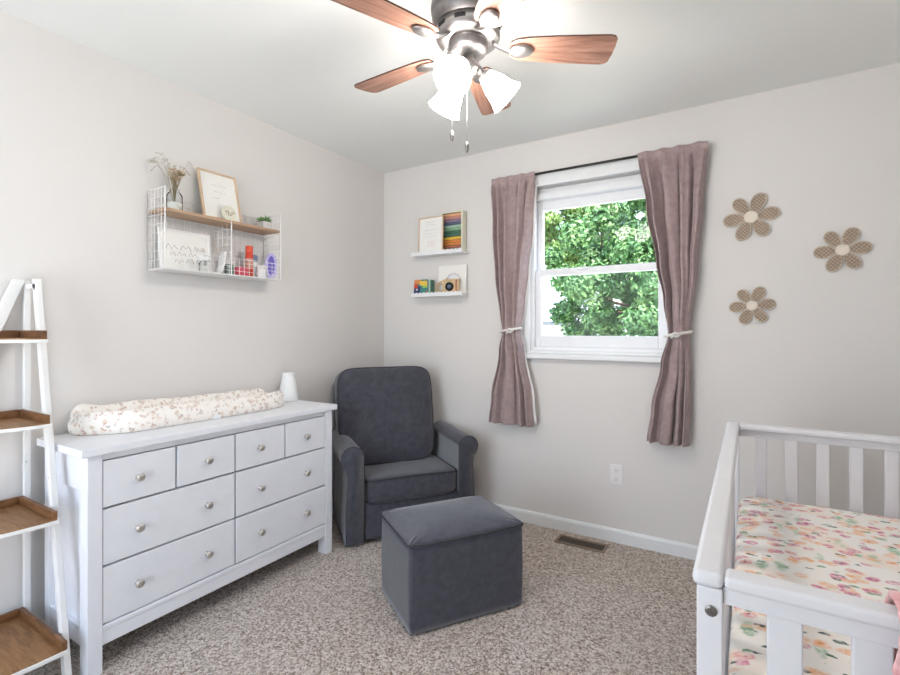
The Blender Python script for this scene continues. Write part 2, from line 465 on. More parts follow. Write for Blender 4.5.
win = window('window_1', WX0, WX1, WZ0, 2.103, 0, 1, (1.200, 2.003), (1.262, 1.958), 1.60)
b = BM(); box(b, WX0, WX1, .055, .118, 2.103, WZ1); tag(obj('trim_4', b, 'trim'), kind='structure')
b = BM(); box(b, 1.50, 1.54, .022, .05, 1.603, 1.616); box(b, 1.515, 1.555, .018, .03, 1.606, 1.622); obj('sash_lock', b, 'vinyl', win, bevel=.003)
b = BM()
box(b, 1.157, WX0+.004, -.018, .004, 1.085, 2.145); box(b, WX1-.004, 2.063, -.018, .004, 1.085, 2.145)
tag(obj('trim_1', b, 'trim', bevel=.003), kind='structure')
b = BM(); box(b, 1.150, 2.07, -.034, .004, 2.138, 2.222); tag(obj('trim_2', b, 'trim', bevel=.003), kind='structure')
b = BM(); box(b, 1.150, 2.07, -.040, .008, 1.055, 1.087); box(b, 1.157, 2.063, -.022, .010, 1.087, 1.108)
tag(obj('trim_3', b, 'trim', bevel=.006, seg=3), kind='structure')
window('window_added_rear', FX0, FX1, FZ0, FZ1, RY, -1, (FZ0+.08, FZ1-.09), (FX0+.06, FX1-.06), 1.5)  # unseen window added in the rear wall to brighten the room
w3 = struct('window_added_right', (RX+.05, (GY0+GY1)/2, FZ0))  # unseen window added in the right wall as extra daylight source
b = BM()
box(b, RX+.03, RX+.09, GY0, GY0+.05, FZ0, FZ1); box(b, RX+.03, RX+.09, GY1-.05, GY1, FZ0, FZ1); box(b, RX+.03, RX+.09, GY0+.05, GY1-.05, FZ0, FZ0+.05); box(b, RX+.03, RX+.09, GY0+.05, GY1-.05, FZ1-.05, FZ1)
obj('window_frame', b, 'vinyl', w3, bevel=.003)
b = BM(); b.faces.new([b.verts.new((RX+.06, y_, z_)) for y_, z_ in ((GY0+.05, FZ0+.05), (GY1-.05, FZ0+.05), (GY1-.05, FZ1-.05), (GY0+.05, FZ1-.05))]); obj('glass', b, 'glass', w3)

# ------------------------------------------------------------ curtain rod and curtains
t = thing('curtain_rod', 'thin black curtain rod above the window', 'curtain rod', (1.59, -.07, 2.2))
b = BM(); tube(b, [(.975, -.07, 2.205), (2.205, -.07, 2.205)], .0075, 12); obj('rod', b, 'black', t, smooth=True)
for x in (.985, 2.19):
    b = BM(); tube(b, [(x, -.07, 2.205), (x, -.001, 2.205)], .006, 8); box(b, x-.012, x+.012, -.006, -.001, 2.18, 2.23); obj('bracket', b, 'black', t)
def curtain(name, label, E0, E1, zt, zb, folds, seed, liningside, tie):
    rnd = random.Random(seed)
    t = thing(name, label, 'curtain', ((E0[0][1]+E1[0][1])/2, -.07, zt), group=None)
    ph = [rnd.uniform(-.5, .5) for _ in range(4)]
    def wave(s, z):
        k = s*folds*2*PI
        k += 1.1*math.sin(s*2*PI*1.3+ph[0]*3)+.5*math.sin(z*2.5+ph[1]+s*4)+.5*noise.noise(Vector((s*5+seed, z*1.5, seed)))
        a = math.sin(k)
        a = math.copysign(abs(a)**.8, a)
        return a*(.75+.5*noise.noise(Vector((s*3, z*.8, seed*2))))+.25*math.sin(2.1*k+ph[2]+z*.9)+.5*noise.noise(Vector((s*9+seed, z*2.2, 3)))
    def f(s, tt):
        z = zt+(zb-zt)*tt
        x0, x1 = lerp(E0, z), lerp(E1, z)
        wd = x1-x0
        amp = lerp([(zt, .010), (2.2, .012), (2.12, .026), (1.7, .038), (1.30, .034), (tie, .020), (1.12, .028), (zb, .034)], z)
        if z > 2.17: amp *= .8
        x = x0+wd*s+.012*math.sin(s*folds*2*PI*1.0+1)*math.sin(PI*s)*(1 if z < 2.1 else .4)
        # round bundle at the tie
        bul = lerp([(zb, .0), (1.05, .1), (tie, 1), (1.4, .25), (zt, 0)], z)
        y = -.075+amp*wave(s, z)-bul*.028*math.sin(PI*s)
        if abs(z-2.205) < .035 : y = min(y, -.083) if int(s*folds*2) % 2 == 0 else min(y, -.0795)
        z += .004*math.sin(s*11+seed)*max(0, tt-.9)*10*.3+.003*math.sin(s*folds*2*PI+seed)*max(0, 1-tt*25)
        y = min(y, -.026 if z > 1.0 else -.02)
        return (x, y, z)
    b = BM(); grid_surface(b, f, folds*30, 130)
    o = obj('cloth', b, 'curtain', t, smooth=True)
    so = o.modifiers.new('solid', 'SOLIDIFY'); so.thickness = .003; so.offset = 0
    # hem band / header ruffle is part of the cloth; white lining peeks past one edge
    if liningside is not None:
        def g(s, tt):
            z = zt-.05+(zb+.02-zt+.05)*tt
            q = f(.90 if liningside else .10, (z-zt)/(zb-zt)); e = f(1 if liningside else 0, (z-zt)/(zb-zt))
            w = lerp([(zb, .018), (tie, .006), (1.6, .010), (2.0, .012), (zt, .004)], z)
            return (e[0]-.010+(w+.012)*s*(1 if liningside else -1), max(e[1], -.08)+.012-.004*s, z)
        b = BM(); grid_surface(b, g, 3, 60); o = obj('lining', b, 'lining', t, smooth=True, label='white curtain lining')
        so = o.modifiers.new('solid', 'SOLIDIFY'); so.thickness = .0015
    return t
cl = curtain('curtain', 'mauve linen curtain tied back on the left side of the window',
        [(2.225, .965), (1.9, .985), (1.6, 1.005), (1.23, 1.045), (1.1, 1.02), (.8, .965), (.63, .945)],
        [(2.225, 1.262), (1.9, 1.235), (1.6, 1.20), (1.4, 1.178), (1.235, 1.158), (1.1, 1.18), (.8, 1.235), (.63, 1.25)],
        2.218, .632, 4, 3, True, 1.235)
cr = curtain('curtain', 'mauve linen curtain tied back on the right side of the window',
        [(2.225, 1.868), (1.9, 1.915), (1.6, 1.965), (1.4, 2.0), (1.215, 2.022), (1.05, 1.985), (.8, 1.935), (.62, 1.912)],
        [(2.225, 2.213), (1.9, 2.19), (1.6, 2.165), (1.215, 2.125), (1.0, 2.13), (.8, 2.13), (.62, 2.124)],
        2.218, .622, 4, 11, None, 1.215)
def tieback(x0, x1, z, label, knot):
    t = thing('curtain_tieback', label, 'tieback', ((x0+x1)/2, -.07, z))
    cx, rx, ry = (x0+x1)/2, (x1-x0)/2+.013, .052
    b = BM()
    for k in (0, 1):
        pts = []
        for i in range(90):
            a = 2*PI*i/90; tw = a*14+k*PI
            r = .0042
            pts.append((cx+(rx+r*math.cos(tw))*math.cos(a), -.088+(ry+r*math.cos(tw))*math.sin(a)*.9, z+.012*math.cos(a)+r*math.sin(tw)))
        tube(b, pts, .0052, 6, closed=True)
    obj('rope', b, 'rope', t, smooth=True)
    b = BM(); kx = cx+knot; 
    tube(b, [(kx-.02, -.139, z-.004), (kx, -.152, z+.008), (kx+.02, -.142, z-.002), (kx+.004, -.136, z-.014), (kx-.02, -.146, z-.006)], .0075, 7)
    tube(b, [(kx-.012, -.146, z-.004), (kx-.022, -.143, z-.022)], .006, 6)
    obj('knot', b, 'rope', t, smooth=True)
tieback(1.045, 1.158, 1.235, 'white twisted rope tieback around the left curtain', .02)
tieback(2.022, 2.125, 1.215, 'white twisted rope tieback around the right curtain', -.005)

# ------------------------------------------------------------ dresser
DX, DY0, DY1, DZ = .41, -2.135, -.955, .82
t = thing('dresser', 'white eight drawer dresser against the left wall', 'dresser', (.21, -1.54, 0))
b = BM(); box(b, .046, .428, -2.160, -.932, DZ-.028, DZ)
obj('top', b, 'dresser', t, bevel=.003, seg=3)
b = BM(); box(b, .047, DX-.008, DY0+.02, DY0+.035, .10, DZ-.027); obj('side_panel', b, 'dresser', t)
for z0_, z1_ in ((.66, DZ-.028), (.10, .17)):
    b = BM(); box(b, .075, DX-.06, DY0+.004, DY0+.02, z0_, z1_); obj('side_rail', b, 'dresser', t, bevel=.002)
b = BM(); box(b, .047, DX-.008, DY1-.035, DY1-.02, .10, DZ-.027); obj('side_panel', b, 'dresser', t)
for (x0, x1) in ((DX-.06, DX), (.047, .085)):
    for (y0, y1) in ((DY0, DY0+.048), (DY1-.048, DY1)):
        b = BM(); box(b, x0, x1, y0, y1, 0, DZ-.028)
        obj('leg', b, 'dresser', t, bevel=.002)
yi0, yi1 = DY0+.048, DY1-.048
b = BM(); box(b, .05, DX-.03, yi0, yi1, .16, DZ-.03); obj('carcass', b, 'gap', t)
b = BM(); box(b, DX-.03, DX-.005, yi0, yi1, .098, .150); box(b, DX-.03, DX-.001, yi0, yi1, .150, .170)
obj('bottom_rail', b, 'dresser', t, bevel=.003)
b = BM(); box(b, DX-.03, DX-.004, yi0, yi1, .768, DZ-.026); obj('top_rail', b, 'dresser', t, bevel=.002)
def drawer(y0, y1, z0, z1, ks):
    b = BM(); box(b, DX-.028, DX-.003, y0+.002, y1-.002, z0+.002, z1-.002)
    d = obj('drawer', b, 'dresser', t, bevel=.0025)
    for ky in ks:
        kz = (z0+z1)/2
        b = BM(); lathe(b, [(.010, 0), (.0085, .002), (.006, .008), (.0065, .013), (.014, .018), (.0155, .022), (.014, .026), (.008, .0285), (.001, .029)], (DX-.003, ky, kz), (1, 0, 0), 20)
        obj('knob', b, 'knob', d, smooth=True)
rows = [(.593, .765), (.384, .589), (.173, .380)]
m_ = -1.553
drawer(yi0, -1.822, *rows[0], [-1.966]); drawer(-1.818, m_-.002, *rows[0], [-1.69])
drawer(m_+.002, -1.277, *rows[0], [-1.428]); drawer(-1.273, yi1, *rows[0], [-1.145])
for r in rows[1:]:
    drawer(yi0, m_-.002, *r, [-1.968, -1.69]); drawer(m_+.002, yi1, *r, [-1.425, -1.145])

# changing pad
b = BM()
px0, px1, py0, py1 = .022, .272, -2.068, -1.118
def padtop(X, Y):
    """X,Y in -1..1"""
    side = abs(X)**2.2
    k_ = min(1, max(0, (Y+.96)/.34)); k_ = k_*k_*(3-2*k_)
    lip = (.058*(.45+.55*k_) if X < 0 else .052*k_)
    h = .036+.030*(1-k_)*(Y > -.97)+lip*math.exp(-((abs(X)-.74)/.27)**2)
    endf = 1
    h += .012*math.exp(-((abs(Y)-.9)/.1)**2)
    h *= (1-.12*Y)
    e = max(abs(X)**6, abs(Y)**14)
    h += .0035*math.sin(7*Y+3*X)+.002*math.sin(17*Y-5*X)
    return h
n1, n2 = 40, 90
rings = []
for j in range(26):
    q = j/25
    ring = []
    for i in range(160):
        a = 2*PI*i/160
        x, y = ell(a, 1, 1, 4.6)
        rad = 1.0
        ring.append((x, y, q))
    rings.append(ring)
V = []
cx, cy, hx, hy = (px0+px1)/2, (py0+py1)/2, (px1-px0)/2, (py1-py0)/2
# wall part from the bottom, then the top inward
for z_, sc in ((0, .94), (.006, .975), (.02, .995), (.04, 1.0)):
    V.append([b.verts.new((cx+x*hx*sc, cy+y*(hy-hx*(1-sc)), DZ+.001+z_)) for x, y, _ in rings[0]])
for k, sc in enumerate((.985, .95, .90, .84, .76, .68, .6, .5, .4, .3, .2, .1)):
    row = []
    for x, y, _ in rings[0]:
        X, Y = x*sc, (y*(hy-hx*(1-sc)))/hy
        z_ = padtop(X, Y)
        if k == 0: z_ = .04+(z_-.04)*.45
        if k == 1: z_ = .04+(z_-.04)*.8
        row.append(b.verts.new((cx+X*hx, cy+Y*hy, DZ+.001+z_)))
    V.append(row)
for row in V:
    for v in row:
        q_ = max(0, (-1.86-v.co.y)/.21); v.co.x = px0+(v.co.x-px0)*(1-.42*q_*q_)
for a_, c_ in zip(V, V[1:]):
    for i in range(160): b.faces.new((a_[i], a_[(i+1) % 160], c_[(i+1) % 160], c_[i]))
b.faces.new(V[0][::-1]); b.faces.new(V[-1])
t = thing('changing_pad', 'contoured changing pad in cream floral cover on the dresser', 'changing pad', (cx, cy, DZ))
obj('cover', b, 'pad', t, smooth=True)
b = BM(); box(b, px1-.004, px1+.002, -1.575, -1.535, DZ+.001, DZ+.02); obj('strap', b, 'frost', t, bevel=.001)
b = BM(); lathe(b, [(.052, 0), (.055, .006), (.054, .02), (.049, .06), (.044, .10), (.037, .135), (.034, .15), (.036, .162), (.030, .165), (.001, .164)], (.085, -.985, DZ), seg=32)
tag(obj('night_light', b, 'frost', smooth=True), 'small white tapered night light on the far end of the dresser', 'lamp')

# ------------------------------------------------------------ glider armchair  (local: x right, -y forward)
A = math.atan2(.819, .574)
t = thing('armchair', 'charcoal upholstered rolled arm glider chair in the corner', 'armchair', (.697, -.574, 0), A)
b = BM()
# back block outer (leaning)
def backf(s, tt, x_, y0, y1, z0, z1): pass
mb = T((-.050, .485, .515)) @ R(math.radians(-9), 'X')
cushion(b, .61, .10, .88, mb, 18, 7, 0, .22)
obj('back_frame', b, 'chair', t, smooth=True, local=True)
# back cushion with rounded top corners
b = BM(); W_, H_ = .645, .625
def outline(i, n):
    a = 2*PI*i/n; x, z = ell(a, W_/2, H_/2, 7)
    return x, z
N = 96; ringsb = []
mc = T((-.065, .392, .678)) @ R(math.radians(-10), 'X')
for (sc, yy) in ((.0, .075), (.5, .075), (.85, .07), (.97, .055), (1, .03), (1, -.02), (.985, -.05), (.94, -.068), (.85, -.080), (.7, -.090), (.5, -.098), (.3, -.102), (.1, -.104)):
    ring = []
    for i in range(N):
        x, z = outline(i, N); z *= 1
        bot = max(0, -z/(H_/2))
        wx = x*(1-.05*bot)*sc; wz = z*sc
        wr = .006*math.sin(wz*38+2*math.sin(wx*9))*math.exp(-((wz+.14)/.10)**2) if yy < -.06 else 0
        yo = yy+wr-(.02*bot if yy < 0 else 0)
        ring.append(b.verts.new(mc @ Vector((wx, yo, wz))))
    ringsb.append(ring)
for r1, r2 in zip(ringsb, ringsb[1:]):
    for i in range(N): b.faces.new((r1[i], r1[(i+1) % N], r2[(i+1) % N], r2[i]))
b.faces.new(ringsb[-1]); b.faces.new(ringsb[0])
bc = obj('back_cushion', b, 'chair', t, smooth=True, local=True)
for yy, sc in ((-.055, .975), (.05, .985)):
    b = BM(); pts = []
    for i in range(N):
        x, z = outline(i, N); bot = max(0, -z/(H_/2))
        pts.append(mc @ Vector((x*(1-.05*bot)*sc*1.003, yy-(.02*bot if yy < 0 else 0), z*sc*1.003)))
    tube(b, pts, .0042, 6, closed=True); obj('piping', b, 'piping', bc, smooth=True, local=True)
# seat deck and cushion
b = BM(); box(b, -.29, .30, .012, .50, .03, .235); obj('seat_base', b, 'chair', t, local=True, bevel=.012, seg=3)
b = BM(); cushion(b, .584, .50, .15, T((.004, .245, .302)), 18, 9, .16, .28)
sc_ = obj('seat_cushion', b, 'chair', t, smooth=True, local=True)
for z_ in (.362, .243):
    b = BM(); pts = [];
    for i in range(120):
        x, y = ell(2*PI*i/120, .584/2*.997, .25*.997, 9); pts.append((x+.004, .245+y, z_+.012*max(0, 1-(x/.283)**2)*(1 if z_ > .3 else 0)*(1 if y < 0 else 1)))
    tube(b, pts, .0038, 6, closed=True); obj('piping', b, 'piping', sc_, smooth=True, local=True)
# arms: scroll profile extruded front to back
def arm(sgn):
    prof = []
    # in local x (outward positive), z
    cxr, czr, rr = .012, .508, .066
    inner = -.052
    prof.append((inner, .015)); prof.append((inner, czr+.01))
    for k in range(15):
        a = math.radians(172-k*(172+58)/14); prof.append((cxr+rr*math.cos(a), czr+rr*math.sin(a)))
    prof += [(.046, .435), (.040, .40), (.044, .30), (.052, .18), (.050, .015)]
    b = BM(); n = len(prof)
    secs = [(0, .965, 0), (-.004+.010, 1, 0), (.2, 1, 0), (.40, 1, .012), (.455, .98, .02)]
    rows_ = []
    for (y, s_, dz) in [(0.0, .93, 0), (.006, .985, 0), (.016, 1, 0), (.18, 1, .004), (.34, 1, .012), (.47, 1, .018), (.49, .95, .018)]:
        row = []
        for (x, z) in prof:
            X = (x-.005)*s_+.005; Z = (z-.30)*(s_*.5+.5)+.30+(dz if z > .4 else 0)
            taper = 1-.25*max(0, (y-.1)/.4)*(1 if z < .42 and x > 0 else 0)
            row.append(b.verts.new((sgn*(.35+X*taper), y, Z)))
        rows_.append(row)
    for r1, r2 in zip(rows_, rows_[1:]):
        for i in range(n): b.faces.new((r1[i], r1[(i+1) % n], r2[(i+1) % n], r2[i]))
    b.faces.new(rows_[0]); b.faces.new(rows_[-1])
    o = obj('arm', b, 'chair', t, local=True, smooth=True)
    for e in o.data.polygons: e.use_smooth = True
    b = BM(); pts = [(sgn*(.35+(x-.005)*.99+.005), .007, (z-.3)*.995+.3) for x, z in prof[1:]]
    pts = [(sgn*(.35+(prof[0][0]-.005)*.99+.005), .007, .017)]+pts
    tube(b, pts, .0036, 6); obj('piping', b, 'piping', o, smooth=True, local=True)
arm(-1); arm(1)
b = BM(); lathe(b, [(.22, .004), (.24, .008), (.24, .011), (.22, .013)], (0, .26, 0), seg=48); lathe(b, [(.05, .028), (.05, .032)], (0, .26, 0)); obj('swivel_base', b, 'black', t, local=True)

# ottoman
OA = math.atan2(.445, .291)
c0 = Vector((1.233, -1.336)); e1 = Vector((.291, .445)); e2 = Vector((-.315, .200))
oc = c0+(e1+e2)/2
t = thing('ottoman', 'charcoal cube ottoman with pale top in front of the armchair', 'ottoman', (oc.x, oc.y, 0), OA)
L1, L2, OH = .540, .392, .362
b = BM()
def puff(x, y, z, k):
    return x, y, z
N = 24
def shell(bm, L1, L2, z0, z1, bul, r=5.0):
    rings = []
    for j in range(13):
        v = j/12; z = z0+(z1-z0)*v
        g = 1+bul*math.sin(PI*v)
        ring = []
        for i in range(96):
            x, y = ell(2*PI*i/96, L1/2*g, L2/2*g, 28)
            ring.append(bm.verts.new((x, y, z)))
        rings.append(ring)
    for a_, c_ in zip(rings, rings[1:]):
        for i in range(96): bm.faces.new((a_[i], a_[(i+1) % 96], c_[(i+1) % 96], c_[i]))
    bm.faces.new(rings[0][::-1]); return rings
r_ = shell(b, L1, L2, .012, OH, .012); b.faces.new(r_[-1])
body = obj('body', b, 'chair', t, smooth=True, local=True)
b = BM(); rings = []
for sc, z in ((1.0, OH-.004), (1.008, OH+.004), (1.0, OH+.012), (.96, OH+.018), (.93, OH+.021), (.87, OH+.026), (.8, OH+.030), (.7, OH+.036), (.55, OH+.042), (.4, OH+.046), (.2, OH+.049), (.02, OH+.050)):
    rings.append([b.verts.new((ell(2*PI*i/96, L1/2*sc, L2/2*sc, 2.2+26*min(1, sc)**5)[0], ell(2*PI*i/96, L1/2*sc, L2/2*sc, 2.2+26*min(1, sc)**5)[1], z+.003*math.sin(i*.6)*(sc > .9))) for i in range(96)])
for a_, c_ in zip(rings, rings[1:]):
    for i in range(96): b.faces.new((a_[i], a_[(i+1) % 96], c_[(i+1) % 96], c_[i]))
b.faces.new(rings[-1]); b.faces.new(rings[0][::-1])
obj('top_cushion', b, 'chair', t, smooth=True, local=True)
b = BM(); tube(b, [(ell(2*PI*i/96, L1/2*1.012, L2/2*1.012, 28)[0], ell(2*PI*i/96, L1/2*1.012, L2/2*1.012, 28)[1], OH+.004+.003*math.sin(i*.6)) for i in range(96)], .0045, 6, closed=True)
obj('piping', b, 'piping', t, smooth=True, local=True)
for sx in (-1, 1):
    for sy in (-1, 1):
        b = BM(); lathe(b, [(.015, 0), (.018, .013)], (sx*.22, sy*.15, 0), seg=12); obj('foot', b, 'black', t, local=True)

# ------------------------------------------------------------ crib
CX0, CX1, CY0, CY1, CZ = 2.324, 3.06, -2.074, -.655, .866
t = thing('crib', 'white wooden slatted baby crib at the right edge', 'crib', ((CX0+CX1)/2, (CY0+CY1)/2, 0))
def rail_x(y0, y1):
    b = BM(); box(b, CX0+.038, CX1-.038, y0, y1, CZ-.021, CZ); return b
b = rail_x(CY0-.003, CY0+.037); obj('top_rail', b, 'crib', t, bevel=.007, seg=4)
b = rail_x(CY1-.046, CY1+.006); obj('top_rail', b, 'crib', t, bevel=.007, seg=4)
for x0, x1 in ((CX0-.006, CX0+.037), (CX1-.037, CX1+.006)):
    b = BM(); box(b, x0, x1, CY0-.004, CY1+.008, CZ-.023, CZ+.001); obj('top_rail', b, 'crib', t, bevel=.009, seg=4)
for y in (CY0+.018, CY1-.018):
    b = BM(); box(b, CX0+.036, CX1-.036, y-.011, y+.011, CZ-.047, CZ-.021); obj('rail_apron', b, 'crib', t, bevel=.002)
    b = BM(); box(b, CX0+.036, CX1-.036, y-.011, y+.011, .23, .29); obj('bottom_rail', b, 'crib', t, bevel=.003)
for x in (CX0+.018, CX1-.018):
    b = BM(); box(b, x-.010, x+.010, CY0+.037, CY1-.037, CZ-.055, CZ-.023); obj('rail_apron', b, 'crib', t, bevel=.002)
    b = BM(); box(b, x-.010, x+.010, CY0+.037, CY1-.037, .23, .29); obj('bottom_rail', b, 'crib', t, bevel=.003)
for x in (CX0, CX1-.036):
    for y in (CY0, CY1-.036):
        b = BM(); box(b, x, x+.036, y, y+.036, 0, CZ-.023); lg = obj('leg', b, 'crib', t, bevel=.003)
        if x == CX0 and y == CY0:
            b = BM(); lathe(b, [(.0085, 0), (.0085, .0015), (.006, .003), (.0035, .0032), (.003, .0015), (.0001, .0015)], (CX0+.020, CY0-.0005, .808), (0, -1, 0), 20)
            obj('bolt', b, 'handle', lg, smooth=False, label='grey metal bolt')
x = 2.4165
while x < CX1-.06:      # near end slats
    b = BM(); box(b, x, x+.044, CY0+.010, CY0+.026, .285, CZ-.044); obj('slat', b, 'crib', t, bevel=.003); x += .0985
x = 2.415
while x < CX1-.06:      # far end slats
    b = BM(); box(b, x, x+.038, CY1-.026, CY1-.010, .285, CZ-.044); obj('slat', b, 'crib', t, bevel=.003); x += .096
for xx in (CX0+.012, CX1-.024):
    y = CY0+.10
    while y < CY1-.10:
        b = BM(); box(b, xx, xx+.012, y, y+.038, .285, CZ-.05); obj('slat', b, 'crib', t, bevel=.003); y += .098
b = BM(); box(b, CX0+.034, CX1-.034, CY0+.038, CY1-.038, .46, .475); obj('mattress_support', b, 'crib', t)
b = BM(); cushion(b, CX1-CX0-.070, CY1-CY0-.078, .128, T(((CX0+CX1)/2, (CY0+CY1)/2, .54)), 22, 16, .0, .25)
me_ = thing('crib_mattress', 'crib mattress in pink and peach floral fitted sheet inside the crib', 'mattress', ((CX0+CX1)/2, (CY0+CY1)/2, .475))
obj('fitted_sheet', b, 'floral', me_, smooth=True)
# knit blanket over the near rail
b = BM()
path = [(-2.022, .70), (-2.022, .80), (-2.022, .862), (-2.032, .874), (-2.056, .876), (-2.080, .873), (-2.092, .86), (-2.094, .80), (-2.098, .60), (-2.105, .36)]
def cum(path):
    d = [0]
    for (a, c), (e, f) in zip(path, path[1:]): d.append(d[-1]+math.hypot(e-a, f-c))
    return d
D_ = cum(path)
def blk(s, tt):
    L = tt*D_[-1]
    for i in range(len(path)-1):
        if L <= D_[i+1]+1e-9:
            q = (L-D_[i])/(D_[i+1]-D_[i]); y = path[i][0]+(path[i+1][0]-path[i][0])*q; z = path[i][1]+(path[i+1][1]-path[i][1])*q; break
    x = 2.556+.36*s+.004*math.sin(z*60)*(1-s)
    rib = .006*math.sin(s*90)*math.cos(L*160)+.002*math.sin(L*40)
    up = 1 if y > -2.088 and z > .86 else 0
    return (x, y-(0 if up else 1)*abs(rib)*(1 if y < -2.08 else -1)-.004*(y < -2.08), z+abs(rib)*up)
grid_surface(b, blk, 90, 130)
o = obj('knit_blanket', b, 'knit', smooth=True); tag(o, 'pink knitted blanket draped over the near rail of the crib', 'blanket')
so = o.modifiers.new('solid', 'SOLIDIFY'); so.thickness = .005; so.offset = 1

# ------------------------------------------------------------ ceiling fan
FC = Vector((1.55, -1.43, 0))
t = thing('ceiling_fan', 'brushed nickel ceiling fan with five brown wood blades and three lit shades', 'ceiling fan', (FC.x, FC.y, H))
b = BM(); lathe(b, [(.112, H-.0005), (.118, H-.01), (.125, H-.03), (.132, H-.075), (.130, H-.09), (.124, H-.096), (.128, H-.104), (.122, H-.125), (.112, H-.135), (.105, H-.14)], FC, seg=48)
obj('motor_housing', b, 'nickeldark', t, smooth=True)
b = BM(); lathe(b, [(.095, H-.14), (.112, H-.142), (.113, H-.175), (.106, H-.186), (.07, H-.19)], FC, seg=48)
ring = obj('slotted_ring', b, 'nickel', t, smooth=True)
for k in range(9):
    b = BM()
    a = 2*PI*k/9+.1
    for q in range(4):
        a0, a1 = a+(q-2)*.085, a+(q-1)*.085
        r0, r1 = .1105, .1137
        p = [FC+Vector((r*math.cos(aa), r*math.sin(aa), z)) for z in (H-.165, H-.150) for aa, r in ((a0, r0), (a0, r1), (a1, r1), (a1, r0))]
        hexa(b, p)
    obj('slot', b, 'dark', ring, label='dark ventilation slot')
b = BM(); lathe(b, [(.065, H-.185), (.070, H-.195), (.070, H-.215), (.062, H-.228), (.040, H-.234), (.024, H-.238)], FC, seg=40)
obj('switch_housing', b, 'nickeldark', t, smooth=True)
b = BM(); lathe(b, [(.022, H-.234), (.022, H-.252), (.034, H-.262), (.042, H-.275), (.040, H-.290), (.026, H-.302), (.014, H-.308), (.012, H-.318), (.001, H-.322)], FC, seg=32)
kit = obj('light_kit', b, 'nickel', t, smooth=True)
BZ = H-.212
def blade_shape():
    pts = []
    r0, r1 = .150, .535
    up = [(r0, .034), (r0+.02, .047), (r0+.06, .054), (.30, .061), (.42, .066), (.485, .068), (.503, .064), (.512, .054), (.516, .02)]
    return [(x, y) for x, y in up]+[(x, -y) for x, y in up[::-1]]
for k in range(5):
    az = math.radians(32.5+72*k)
    m = T((FC.x, FC.y, BZ)) @ R(az) @ R(math.radians(-11), 'X')
    b = BM(); prism(b, blade_shape(), 0, .006, m)
    o = obj('blade', b, ['blade', 'bladeedge'], t)
    for p in o.data.polygons:
        if len(p.vertices) == 4: p.material_index = 1
    # iron: curved strap + oval pad
    b = BM()
    m2 = T((FC.x, FC.y, 0)) @ R(az)
    def strap(s, tt):
        w = .012+.010*abs(tt-.4)
        x = .085+.085*tt; z = H-.188-.030*math.sin(tt*PI/2)-.004*math.sin(tt*PI)
        return m2 @ Vector((x, (s-.5)*2*w, z-.004*(1-(2*s-1)**2)))
    V1 = grid_surface(b, strap, 7, 12)
    sol = bmesh.ops.solidify(b, geom=b.faces[:], thickness=.004)
    mp = T((FC.x, FC.y, BZ)) @ R(az) @ R(math.radians(-11), 'X') @ T((.187, 0, -.001)) @ Matrix.Diagonal((1.35, 1, 1, 1))
    lb = BM(); lathe(lb, [(.029, 0), (.032, -.004), (.030, -.009), (.024, -.012), (.012, -.0135), (.0005, -.014)], (0, 0, 0), (0, 0, 1), 28); lb.transform(mp)
    tmp = bpy.data.meshes.new('x'); lb.to_mesh(tmp); lb.free(); b.from_mesh(tmp); bpy.data.meshes.remove(tmp)
    obj('blade_arm', b, 'nickel', o, smooth=True)
for k in range(3):
    az = math.radians(38.6+120*k); tilt = math.radians(47)
    d = Vector((math.cos(az)*math.sin(tilt), math.sin(az)*math.sin(tilt), -math.cos(tilt)))
    p0 = Vector((FC.x+.045*math.cos(az), FC.y+.045*math.sin(az), H-.285))
    b = BM(); tube(b, [p0-d*.02, p0+d*.012], .012, 12); lathe(b, [(.014, .008), (.024, .014), (.027, .030), (.030, .034)], p0, d, 24)
    arm_ = obj('lamp_arm', b, 'nickel', t, smooth=True)
    b = BM(); prof = [(.026, .026), (.029, .036), (.036, .050), (.043, .068), (.047, .088), (.052, .108), (.062, .130), (.0635, .134)]
    lathe(b, prof, p0, d, 32, cap=False)
    o = obj('lamp_shade', b, 'shade', t, smooth=True, label='glowing frosted glass shade')
    so = o.modifiers.new('solid', 'SOLIDIFY'); so.thickness = .003; so.offset = -1
    b = BM(); ico(b, p0+d*.075, .024, 2); obj('bulb', b, 'shade', o, smooth=True)
def at_px(px, py, D):  # only used below for the two pull chains' lengths
    return None
for (dx, dy, zb) in ((-.060, -.010, 1.952), (-.002, -.004, 1.902)):
    x, y = FC.x+dx, FC.y+dy
    b = BM(); z = H-.29
    tube(b, [(x, y, z), (x, y, zb)], .0005, 6)
    c = obj('pull_chain', b, 'handle', t)
    b = BM(); lathe(b, [(.002, .0), (.006, -.005), (.007, -.02), (.006, -.032), (.003, -.038), (.0005, -.04)], (x, y, zb), seg=14); obj('pendant', b, 'handle', c, smooth=True)

# ------------------------------------------------------------ outlet and vent
t = thing('power_outlet', 'white double power outlet low on the back wall', 'outlet', (1.735, 0, .335))
b = BM(); box(b, 1.699, 1.771, -.006, -.0002, .336, .452); obj('cover_plate', b, 'plastic_white', t, bevel=.003)
for z in (.368, .420):
    b = BM(); prism(b, [ell(2*PI*i/24, .017, .0145, 3) for i in range(24)], 0, .003, T((1.735, -.006, z)) @ R(PI/2, 'X')); s_ = obj('socket', b, 'plastic_white', t, bevel=.001)
    b = BM()
    for dx in (-.006, .006): box(b, 1.735+dx-.001, 1.735+dx+.001, -.0096, -.0088, z, z+.008)
    lathe(b, [(.0022, 0), (.0022, .0007)], (1.735, -.0089, z-.007), (0, -1, 0), 10); obj('slot', b, 'dark', s_)
t = thing('floor_vent', 'brown slotted floor vent set in the carpet', 'floor vent', (1.575, -.135, 0))
vx0, vx1, vy0, vy1 = 1.425, 1.712, -.192, -.080
